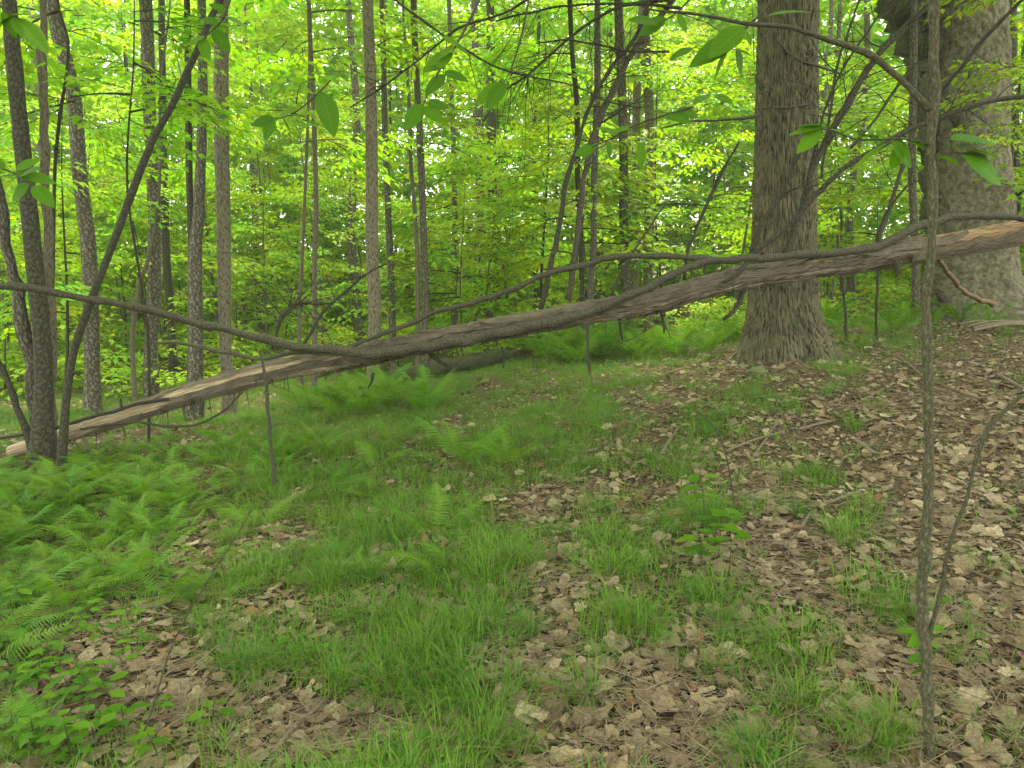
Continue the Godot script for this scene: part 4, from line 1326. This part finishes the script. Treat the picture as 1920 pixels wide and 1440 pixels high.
func build_small_plants() -> void:
	M.fern_set = []
	for c in [[0.1, 0.24, 0.022], [0.11, 0.245, 0.02], [0.135, 0.25, 0.022], [0.12, 0.24, 0.022]]:
		var m: StandardMaterial3D = M.fern.duplicate()
		m.albedo_color = lin(c[0], c[1], c[2])
		M.fern_set.append(m)
	# ferns at places one can point to
	for a in [[860, 880, 0.55, "large bright fern arching over the grass on open slope"], [950, 880, 0.5, "pale fern leaning from the grass toward the litter"], [700, 880, 0.4, "small upright fern on the grassy slope"]]:
		fern(hit(a[0], a[1]), a[2], 7, 0.75, a[3], "")
	for k in 16:
		fern(hit(rng.randf_range(560, 800), rng.randf_range(745, 790)), rng.randf_range(0.45, 0.75), 7, 0.85, "%s fern with %s fronds under the middle of the fallen trunk", "ferns under the fallen trunk")
	for k in 30:
		fern(hit(rng.randf_range(980, 1360), rng.randf_range(625, 690)), rng.randf_range(0.5, 0.9), 7, 0.9, "%s upright fern with %s fronds in the bank behind the trunk", "ferns in the bank")
	for k in 16:
		var p := ground(rng.randf_range(4.2, 7.5), -rng.randf_range(9.5, 13.5))
		fern(p, rng.randf_range(0.45, 0.75), 6, 0.8, "%s fern with %s fronds between the big hemlock and beech", "ferns between the big trees")
	var n := 0
	var tries := 0
	while n < 205 and tries < 9000:
		tries += 1
		var x := rng.randf_range(-40, 900)
		var y := rng.randf_range(830, 1440)
		var p := hit(x, y)
		var w := 1.0 - 0.93 * smoothstep(220.0, 760.0, x)
		if y > 1150: w *= 0.55 - smoothstep(150.0, 420.0, x) * 0.4
		for a in BROWN:
			var e := Vector2((x - a[0]) / a[2], (y - a[1]) / (a[2] * 0.6))
			w -= 0.8 * exp(-e.length_squared())
		if rng.randf() > w: continue
		fern(p, rng.randf_range(0.2, 0.4), rng.randi_range(4, 6), rng.randf_range(0.35, 0.75), "%s fern with %s fronds in the dense patch on the slope", "ferns on the falling slope")
		n += 1
	# single tufts of sedge
	M.sedge_set = []
	for c in [[0.075, 0.185, 0.02], [0.09, 0.19, 0.02], [0.105, 0.19, 0.022]]:
		var m: StandardMaterial3D = M.grass.duplicate()
		m.albedo_color = lin(c[0], c[1], c[2])
		M.sedge_set.append(m)
	var at := [[410, 1215], [520, 1265], [800, 1285], [893, 1190], [907, 1425], [800, 1085], [1173, 1175], [1587, 1020], [1500, 975], [1453, 1230], [1693, 1165], [1413, 1432], [1613, 1435], [1353, 1190], [1497, 1335], [1663, 1405], [1310, 1135], [1417, 752], [1520, 898], [1480, 765], [1600, 805], [1140, 755], [1107, 880], [1340, 985], [700, 1090], [620, 1080], [1040, 1010], [1250, 1010], [640, 1290], [960, 1300], [860, 1340], [760, 1420], [1130, 1250], [1220, 860], [1330, 800]]
	for k in 70:
		var tx := rng.randf_range(380, 1350)
		var ty := rng.randf_range(780, 1430)
		if rng.randf() < greenness(hit(tx, ty)): at.append([tx, ty])
	for a in at:
		var p := hit(a[0], a[1])
		var o := part("sedge_tuft", tufts[rng.randi_range(0, 3)], M.sedge_set[rng.randi_range(0, 2)], self, Transform3D(Basis(Vector3.UP, rng.randf() * TAU).scaled(Vector3.ONE * rng.randf_range(0.75, 1.15)), p - Vector3(0, 0.01, 0)))
		var on_litter: bool = a[0] > edge_x(a[1])
		tag(o, "dense round tuft of fine sedge on bare leaf litter" if on_litter else "dense round tuft of fine sedge among thinner grass", "grass tuft", "sedge tufts on the litter" if on_litter else "sedge tufts in the grass")
	# broad-leaved seedlings: x, y of the foot, height, leaves
	var seedlings := [[1365, 1085, 0.34, 9], [1310, 1085, 0.24, 8], [1320, 1000, 0.36, 11], [1345, 1050, 0.3, 8], [300, 1435, 0.14, 6], [390, 1365, 0.1, 5], [130, 1440, 0.16, 8], [60, 1425, 0.16, 8], [180, 1400, 0.12, 6], [660, 1190, 0.14, 6], [240, 1180, 0.1, 4], [250, 1235, 0.08, 5], [1240, 890, 0.12, 5], [1290, 790, 0.16, 6], [1430, 815, 0.12, 5], [1440, 840, 0.12, 5], [1560, 745, 0.12, 4], [1110, 820, 0.12, 4], [1710, 1240, 0.14, 5], [1790, 1150, 0.05, 3], [1440, 1350, 0.06, 4], [1840, 960, 0.05, 2], [1820, 1200, 0.05, 2], [760, 1440, 0.1, 4], [30, 1300, 0.12, 6], [90, 1250, 0.12, 6], [150, 1290, 0.1, 6], [40, 1200, 0.12, 6], [200, 1110, 0.1, 5], [560, 1230, 0.1, 4]]
	for k in 40: seedlings.append([rng.randf_range(-10, 330), rng.randf_range(1080, 1440), rng.randf_range(0.06, 0.16), rng.randi_range(4, 8)])
	for i in seedlings.size():
		var a: Array = seedlings[i]
		var p := hit(a[0], a[1])
		var lbl := "broad-leaved seedling among the ferns on the falling slope"
		var grp := "seedlings among the ferns"
		if a[0] > 850:
			lbl = "broad-leaved seedling rising from the brown leaf litter"
			grp = "seedlings on the litter"
		elif a[0] > 330:
			lbl = "broad-leaved seedling in the grassy part of the slope"
			grp = "seedlings in the grass"
		var maple := i % 3 == 1
		lbl = ("small " if a[2] < 0.09 else "tall ") + ("lobed-leaf" if maple else "oval-leaf") + lbl.trim_prefix("broad-leaved")
		var t := thing("seedling", lbl, "seedling", p, grp)
		var h: float = a[2]
		var top := Vector3(rng.randf_range(-0.04, 0.04), h, rng.randf_range(-0.04, 0.04))
		part("stem", stem_mesh(smooth_line([Vector3(0, -0.02, 0), top * 0.5 + Vector3(0.01, 0, 0.005), top], [0.003, 0.0024, 0.0016], 0.04), 5, 0.0), M.sapling, t)
		var cnt: int = a[3]
		var f := rng.randf() * TAU
		for k in cnt:
			var az := f + k * 2.4
			var dir := Vector3(cos(az), rng.randf_range(-0.15, 0.25), sin(az)).normalized()
			var nm := (Vector3(0, 1, 0.15) - dir * dir.y).normalized()
			var st := begin()
			var l := rng.randf_range(0.05, 0.085) * (1.45 if h > 0.22 else 1.0 if h > 0.09 else 0.75)
			var b := top * (0.55 + 0.45 * k / cnt)
			var e := b + dir * 0.025
			var c := add_rod(st, 0, b, e, 0.001, 0.001, Color.WHITE)
			if maple: c = add_maple(st, c, e, dir, nm, l)
			else: c = add_leaf(st, c, e, dir, nm, l, l * 0.62, 0.2, true)
			part("leaf", finish(st), M["near_leaf_%d" % rng.randi_range(0, 3)], t)

# ---------------------------------------------------------------- the near sapling and leafy twigs close to the camera
func build_sapling() -> void:
	var base := hit(1745, 1437)
	var d := -base.z
	var t := thing("near_sapling", "slender olive-barked sapling with large oval leaves standing in leaf litter", "sapling", base)
	var pts := [[1746, 1470, 27], [1745, 1430, 25], [1737, 1293, 23], [1733, 1160, 22], [1730, 1060, 22], [1738, 960, 21], [1740, 880, 20], [1742, 780, 20], [1738, 680, 19], [1737, 560, 19], [1741, 500, 19], [1746, 420, 19], [1747, 333, 20], [1748, 200, 20], [1750, 0, 18], [1752, -200, 16], [1748, -450, 11]]
	for q in pts: q[2] *= 0.88
	var line := shifted(px_line(pts, d, 0.012), base)
	part("trunk", stem_mesh(line, 22, 0.0, 5), M.sapling, t)
	var stem2 := shifted(px_line([[1738, 1205, 11], [1745, 1187, 10], [1753, 1160, 9], [1767, 1110, 8], [1773, 1047, 8], [1800, 970, 8], [1810, 947, 8], [1827, 880, 8], [1843, 827, 9], [1860, 795, 8], [1895, 762, 7], [1920, 742, 7], [1990, 700, 5]], d, 0.03), base)
	part("stem", stem_mesh(stem2, 10, 0.15), M.sapling, t)
	var br := [[[[1746, 205, 14], [1727, 188, 13], [1703, 163, 12], [1650, 117, 11], [1603, 93, 10], [1520, 63, 9], [1460, 48, 8], [1400, 42, 7], [1323, 30, 6], [1280, 23, 5], [1220, 18, 3]], "sapling"],
		[[[1757, 185, 9], [1775, 155, 8], [1800, 127, 8], [1847, 73, 7], [1890, 28, 6], [1930, -10, 5]], "dark_bark"],
		[[[1740, 270, 6], [1700, 262, 4], [1660, 262, 3], [1610, 262, 3], [1560, 245, 3], [1520, 240, 2]], "sapling"],
		[[[1752, 290, 5], [1790, 288, 4], [1830, 290, 3], [1850, 293, 2]], "sapling"]]
	for b in br:
		part("branch", stem_mesh(shifted(px_line(b[0], d, 0.04), base), 8, 0.08), M[b[1]], t)
	var dd := d
	for a in [[1545, 238, 1478, 246, dd, 0.6], [1540, 242, 1492, 286, dd, 0.2], [1548, 236, 1490, 230, dd, 0.8], [1560, 243, 1580, 248, dd, 0.5], [1608, 258, 1662, 250, dd, 0.8], [1612, 240, 1662, 262, dd, 0.6], [1672, 262, 1718, 312, dd, 0.2], [1665, 268, 1590, 315, dd, 0.8], [1690, 270, 1672, 320, dd, 0.1], [1700, 262, 1740, 275, dd, 0.7], [1783, 262, 1878, 258, dd, 0.6], [1790, 275, 1880, 285, dd, 0.7], [1805, 290, 1893, 340, dd, 0.3], [1745, 290, 1800, 300, dd, 0.8], [1732, 1192, 1700, 1212, dd, 0.5], [1735, 1228, 1698, 1240, dd, 0.6], [1728, 1250, 1708, 1270, dd, 0.4], [1640, 262, 1600, 240, dd, 0.7]]:
		near_leaf(t, base, a, Color.WHITE)
	# leafy twigs reaching into view from above: twig line and leaves
	var hang := [
		["leafy_twig", "leafy twig with long pointed leaves hanging before the big hemlock", [[1500, -60, 5], [1440, 10, 5], [1400, 50, 4], [1370, 75, 3]], 2.6,
			[[1395, 50, 1330, 100], [1375, 75, 1330, 150], [1385, 70, 1288, 118], [1380, 90, 1395, 140], [1400, 60, 1410, 85], [1372, 92, 1413, 100], [1440, 30, 1520, 12], [1340, 178, 1375, 190], [1330, 178, 1300, 190], [1362, 182, 1352, 194]]],
		["leafy_twig", "leafy twig of oval leaves hanging before the pale yellow birch", [[930, -60, 4], [890, 20, 4], [850, 95, 3], [815, 150, 3], [792, 200, 2]], 3.2,
			[[835, 140, 795, 175], [832, 135, 880, 148], [825, 128, 805, 122], [793, 196, 757, 242], [795, 200, 828, 226], [800, 192, 842, 200], [850, 88, 818, 108], [855, 85, 880, 100], [850, 100, 790, 130], [860, 85, 830, 65]]],
		["leafy_twig", "leafy twig with a broad torn leaf before the distant trunks", [[1000, -60, 4], [985, 40, 3], [965, 110, 3], [945, 155, 2]], 3.2, [[948, 158, 888, 190], [945, 155, 915, 200], [950, 150, 955, 165]]],
		["leafy_twig", "leafy twig of rounded leaves crossing the upright dead limbs", [[1300, 200, 4], [1250, 215, 4], [1190, 235, 3], [1140, 262, 3], [1110, 275, 2]], 3.4, [[1125, 268, 1082, 302], [1140, 262, 1145, 296], [1200, 265, 1206, 318], [1185, 240, 1140, 245], [1180, 250, 1225, 258], [1110, 275, 1080, 290], [1160, 250, 1120, 235], [1245, 215, 1300, 225], [1250, 212, 1215, 205], [1270, 205, 1310, 218]]],
		["leafy_twig", "leafy twig of drooping leaves in the gap above the dead limb fork", [[1330, -60, 4], [1300, -10, 4], [1260, 30, 3], [1220, 50, 2]], 3.0, [[1250, 35, 1195, 62], [1260, 30, 1225, 5], [1270, 25, 1290, 60], [1300, 90, 1255, 105], [1235, 45, 1180, 30]]],
		["leafy_twig", "dark leafy twig hanging before the clump's tallest stem", [[-40, -40, 4], [0, 10, 4], [25, 30, 3]], 2.4, [[25, 32, 90, 90], [20, 30, -20, 60], [5, 20, 30, 72], [22, 30, 60, 22], [0, 10, -30, 70]]],
		["leafy_twig", "low leafy twig with a yellow leaf before the multi-stemmed clump", [[-60, 290, 4], [-10, 310, 4], [30, 325, 3], [62, 345, 2]], 2.4, [[30, 325, 105, 338], [40, 330, 70, 310], [28, 330, -20, 330], [55, 345, 15, 375], [62, 348, 100, 385], [30, 320, 75, 292], [10, 315, -30, 300]]],
		["leafy_twig", "small leafy twig floating before the straight pale trunk", [[620, 150, 3], [580, 190, 3], [545, 215, 2], [515, 222, 2]], 3.6, [[515, 222, 468, 232], [512, 224, 495, 260], [530, 222, 548, 248], [520, 220, 510, 236], [600, 170, 632, 255], [560, 205, 520, 212]]],
		["leafy_twig", "leafy twig of broad maple-green leaves in front of the leaning sapling", [[440, -40, 4], [420, 30, 4], [395, 60, 3], [375, 75, 2]], 4.2, [[400, 55, 430, 95], [385, 68, 350, 80], [378, 72, 390, 110], [420, 30, 460, 45], [410, 45, 375, 30], [425, 20, 390, 5]]]]
	for a in hang:
		var pts2: Array = a[2]
		var b := pix(pts2[0][0], pts2[0][1], a[3])
		var tt := thing(a[0], a[1], "twig", b)
		part("twig", stem_mesh(shifted(px_line(pts2, a[3], 0.05), b), 6, 0.05), M.sapling, tt)
		for l in a[4]:
			near_leaf(tt, b, [l[0], l[1], l[2], l[3], a[3], rng.randf_range(0.2, 0.75), rng.randf_range(-0.06, 0.05)], Color.WHITE)

# ---------------------------------------------------------------- sticks on the ground
func build_sticks() -> void:
	var list := [
		["pale stick lying at the lower edge of the litter among leaves", [[513, 1432, 11], [560, 1380, 10], [600, 1335, 9], [635, 1300, 7]]],
		["short barkless stick lying among the ferns", [[148, 1183, 7], [180, 1181, 7], [220, 1184, 5]]],
		["crooked forked twig lying on sedge at the grass edge", [[862, 1056, 4], [890, 1083, 5], [917, 1127, 5], [957, 1187, 5], [938, 1220, 5], [973, 1273, 4], [978, 1306, 3]]],
		["long thin twig arching over litter by the near sapling", [[1620, 972, 4], [1677, 992, 5], [1717, 1028, 5], [1760, 1055, 4], [1830, 1085, 4], [1920, 1117, 4]]],
		["crooked brown twig lying on litter beside a sedge tuft", [[1520, 972, 5], [1498, 1005, 5], [1477, 1030, 5], [1500, 1065, 4]]],
		["bent pale branch lying past the foot of near sapling", [[1747, 1230, 6], [1793, 1248, 6], [1847, 1298, 6], [1880, 1348, 5]]],
		["thin side twig leaning on the bent pale branch", [[1752, 1307, 4], [1790, 1272, 4], [1850, 1250, 3]]],
		["slender grey twig lying at the edge of a grass patch", [[1278, 1255, 4], [1320, 1243, 4], [1365, 1229, 3]]],
		["long curved dark twig lying across the litter", [[1473, 1238, 3], [1553, 1264, 3], [1613, 1266, 3], [1693, 1232, 3]]],
		["pale lichen-covered stick standing out on the grassy litter", [[1237, 865, 7], [1250, 840, 6], [1273, 807, 5]]],
		["short grey stick lying below the fallen trunk's middle", [[1063, 855, 6], [1090, 854, 6], [1120, 850, 5]]],
		["straight grey stick lying in green grass", [[827, 740, 5], [847, 756, 5], [868, 772, 5]]],
		["long pale stick crossing another on the litter", [[1363, 852, 5], [1410, 835, 5], [1467, 817, 4]]],
		["thin pale stick crossed by a longer one", [[1413, 861, 5], [1440, 825, 5], [1460, 792, 4]]],
		["brown stick lying on the leaf litter above the seedlings", [[1493, 812, 5], [1530, 803, 5], [1575, 791, 4]]],
		["thick short stick lying on open leaf litter", [[1603, 838, 8], [1620, 848, 8], [1638, 861, 7]]],
		["forked brown stick half buried in litter", [[1513, 958, 6], [1560, 947, 6], [1612, 930, 5]]],
		["very long thin twig running down from the hemlock's roots", [[1567, 645, 3], [1673, 672, 3], [1730, 712, 3], [1800, 740, 3], [1863, 762, 3]]],
		["fallen dead branch lying high on the litter bank", [[1870, 710, 8], [1900, 728, 8], [1935, 745, 7]]],
		["red-brown twig lying on the litter near the log", [[1170, 905, 4], [1210, 895, 4], [1255, 905, 4]]],
		["broken pale twig in litter at the seedlings' feet", [[1400, 940, 4], [1440, 945, 4], [1530, 950, 4], [1560, 958, 3]]],
		["pale peeled stick at the foot of near sapling", [[1755, 1402, 11], [1780, 1393, 11], [1808, 1380, 6]]],
		["thin grey stick lying in the shaded litter hollow", [[640, 955, 4], [560, 955, 4], [470, 955, 4]]]]
	for a in list:
		var pts := []
		var rad := []
		for q in a[1]:
			var p := hit(q[0], q[1])
			var r: float = q[2] * -p.z / FOCAL * 0.5
			pts.append(p + Vector3(0, r + 0.014, 0))
			rad.append(r)
		var base: Vector3 = pts[0]
		var o := part("stick", stem_mesh(shifted(smooth_line(pts, rad, 0.04), base), 7, 0.2), M.stick, self, Transform3D(Basis(), base))
		tag(o, a[0], "stick", "sticks on the forest floor")
	# pile of dead sticks at the foot of the old beech
	for k in 9:
		var x := rng.randf_range(1790, 1850)
		var y := 608.0 + k * 2.5
		var p0 := hit(x, y + 6)
		var p1 := p0 + Vector3(rng.randf_range(0.6, 1.3), 0, rng.randf_range(-0.25, 0.25))
		p1.y = gh(p1.x, p1.z)
		p0.y += 0.03 + k * 0.008
		p1.y += 0.05 + k * 0.01
		var o := part("stick", stem_mesh(shifted(smooth_line([p0, p0.lerp(p1, 0.5) + Vector3(0, 0.03, 0), p1], [0.016, 0.013, 0.007], 0.08), p0), 6, 0.2), M.stick, self, Transform3D(Basis(), p0))
		tag(o, "pale dead stick in the heap at the old beech's foot", "stick", "heap of sticks by the beech")
	# dead stems standing
	var up := [
		["dead_sapling", "broken grey dead stem standing in ferns before the fallen trunk", [[515, 925, 8], [511, 870, 7], [507, 813, 7], [500, 733, 7], [494, 690, 6], [486, 660, 4]], "dead", 0.02],
		["dead_sapling", "thin bowed dry stem leaning over the dark fern hollow", [[240, 1440, 5], [277, 1353, 4], [300, 1277, 4], [337, 1180, 3], [400, 1073, 3], [440, 1010, 2], [472, 955, 2]], "sapling", 0.0],
		["dead_sapling", "reddish bare seedling stem rising from the grassy litter", [[1377, 960, 4], [1375, 930, 3], [1363, 863, 3], [1347, 813, 3], [1307, 770, 2]], "dead", 0.0],
		["dead_sapling", "slim brown stem standing in front of the fern bank", [[1106, 705, 8], [1103, 660, 7], [1102, 600, 6], [1104, 540, 5], [1112, 450, 4], [1114, 360, 3]], "dead", 0.0],
		["dead_sapling", "dark thin stem standing behind the fallen trunk between big trees", [[1643, 640, 6], [1644, 560, 5], [1647, 493, 5], [1650, 430, 4]], "dark_bark", 0.0],
		["dead_sapling", "leaning thin stem in the ferns right behind the big hemlock", [[1587, 640, 6], [1583, 570, 5], [1578, 513, 5], [1570, 440, 4]], "dark_bark", 0.0]]
	for a in up:
		var base := hit(a[2][0][0], a[2][0][1])
		var l := px_line(a[2], -base.z, 0.06, -base.z + 0.15)
		var lp: PackedVector3Array = l[0]
		lp[0] = base - Vector3(0, 0.03, 0)
		var o := part(a[0], stem_mesh(shifted([lp, l[1]], base), 8, 0.12), M[a[3]], self, Transform3D(Basis(), base))
		tag(o, a[1], "stem")
	var lean := hit(1862, 572)
	var b := pix(1762, 487, 8.0)
	var br := shifted(px_line([[1757, 482, 7, 7.3], [1790, 527, 9, 8.6], [1813, 550, 9, 9.2], [1835, 562, 10, 9.6], [1862, 570, 9, 9.9]], 8.0, 0.06), b)
	var o := part("broken_branch", stem_mesh(br, 8, 0.15), M.fresh_wood, self, Transform3D(Basis(), b))
	tag(o, "broken orange-brown branch hanging from the log toward the beech's foot", "branch")
	# mossy stone at the hemlock's foot
	var s := hit(1420, 705)
	var st := begin()
	for i in 11:
		for j in 16:
			var la := PI * i / 10.0
			var lo := TAU * j / 16.0
			var q := Vector3(sin(la) * cos(lo), cos(la), sin(la) * sin(lo))
			q *= 1.0 + 0.35 * noise.get_noise_3d(q.x * 25.0, q.y * 25.0, q.z * 25.0)
			st.add_vertex(Vector3(q.x * 0.1, q.y * 0.06, q.z * 0.08))
	for i in 10:
		for j in 16:
			var q := i * 16 + j
			var q2 := i * 16 + (j + 1) % 16
			for z in [q, q2, q + 16, q2, q2 + 16, q + 16]: st.add_index(z)
	var ms := part("mossy_stone", finish(st), M.moss, self, Transform3D(Basis(), s + Vector3(0, 0.02, 0)))
	tag(ms, "small moss-covered stone at the big hemlock's foot", "stone")
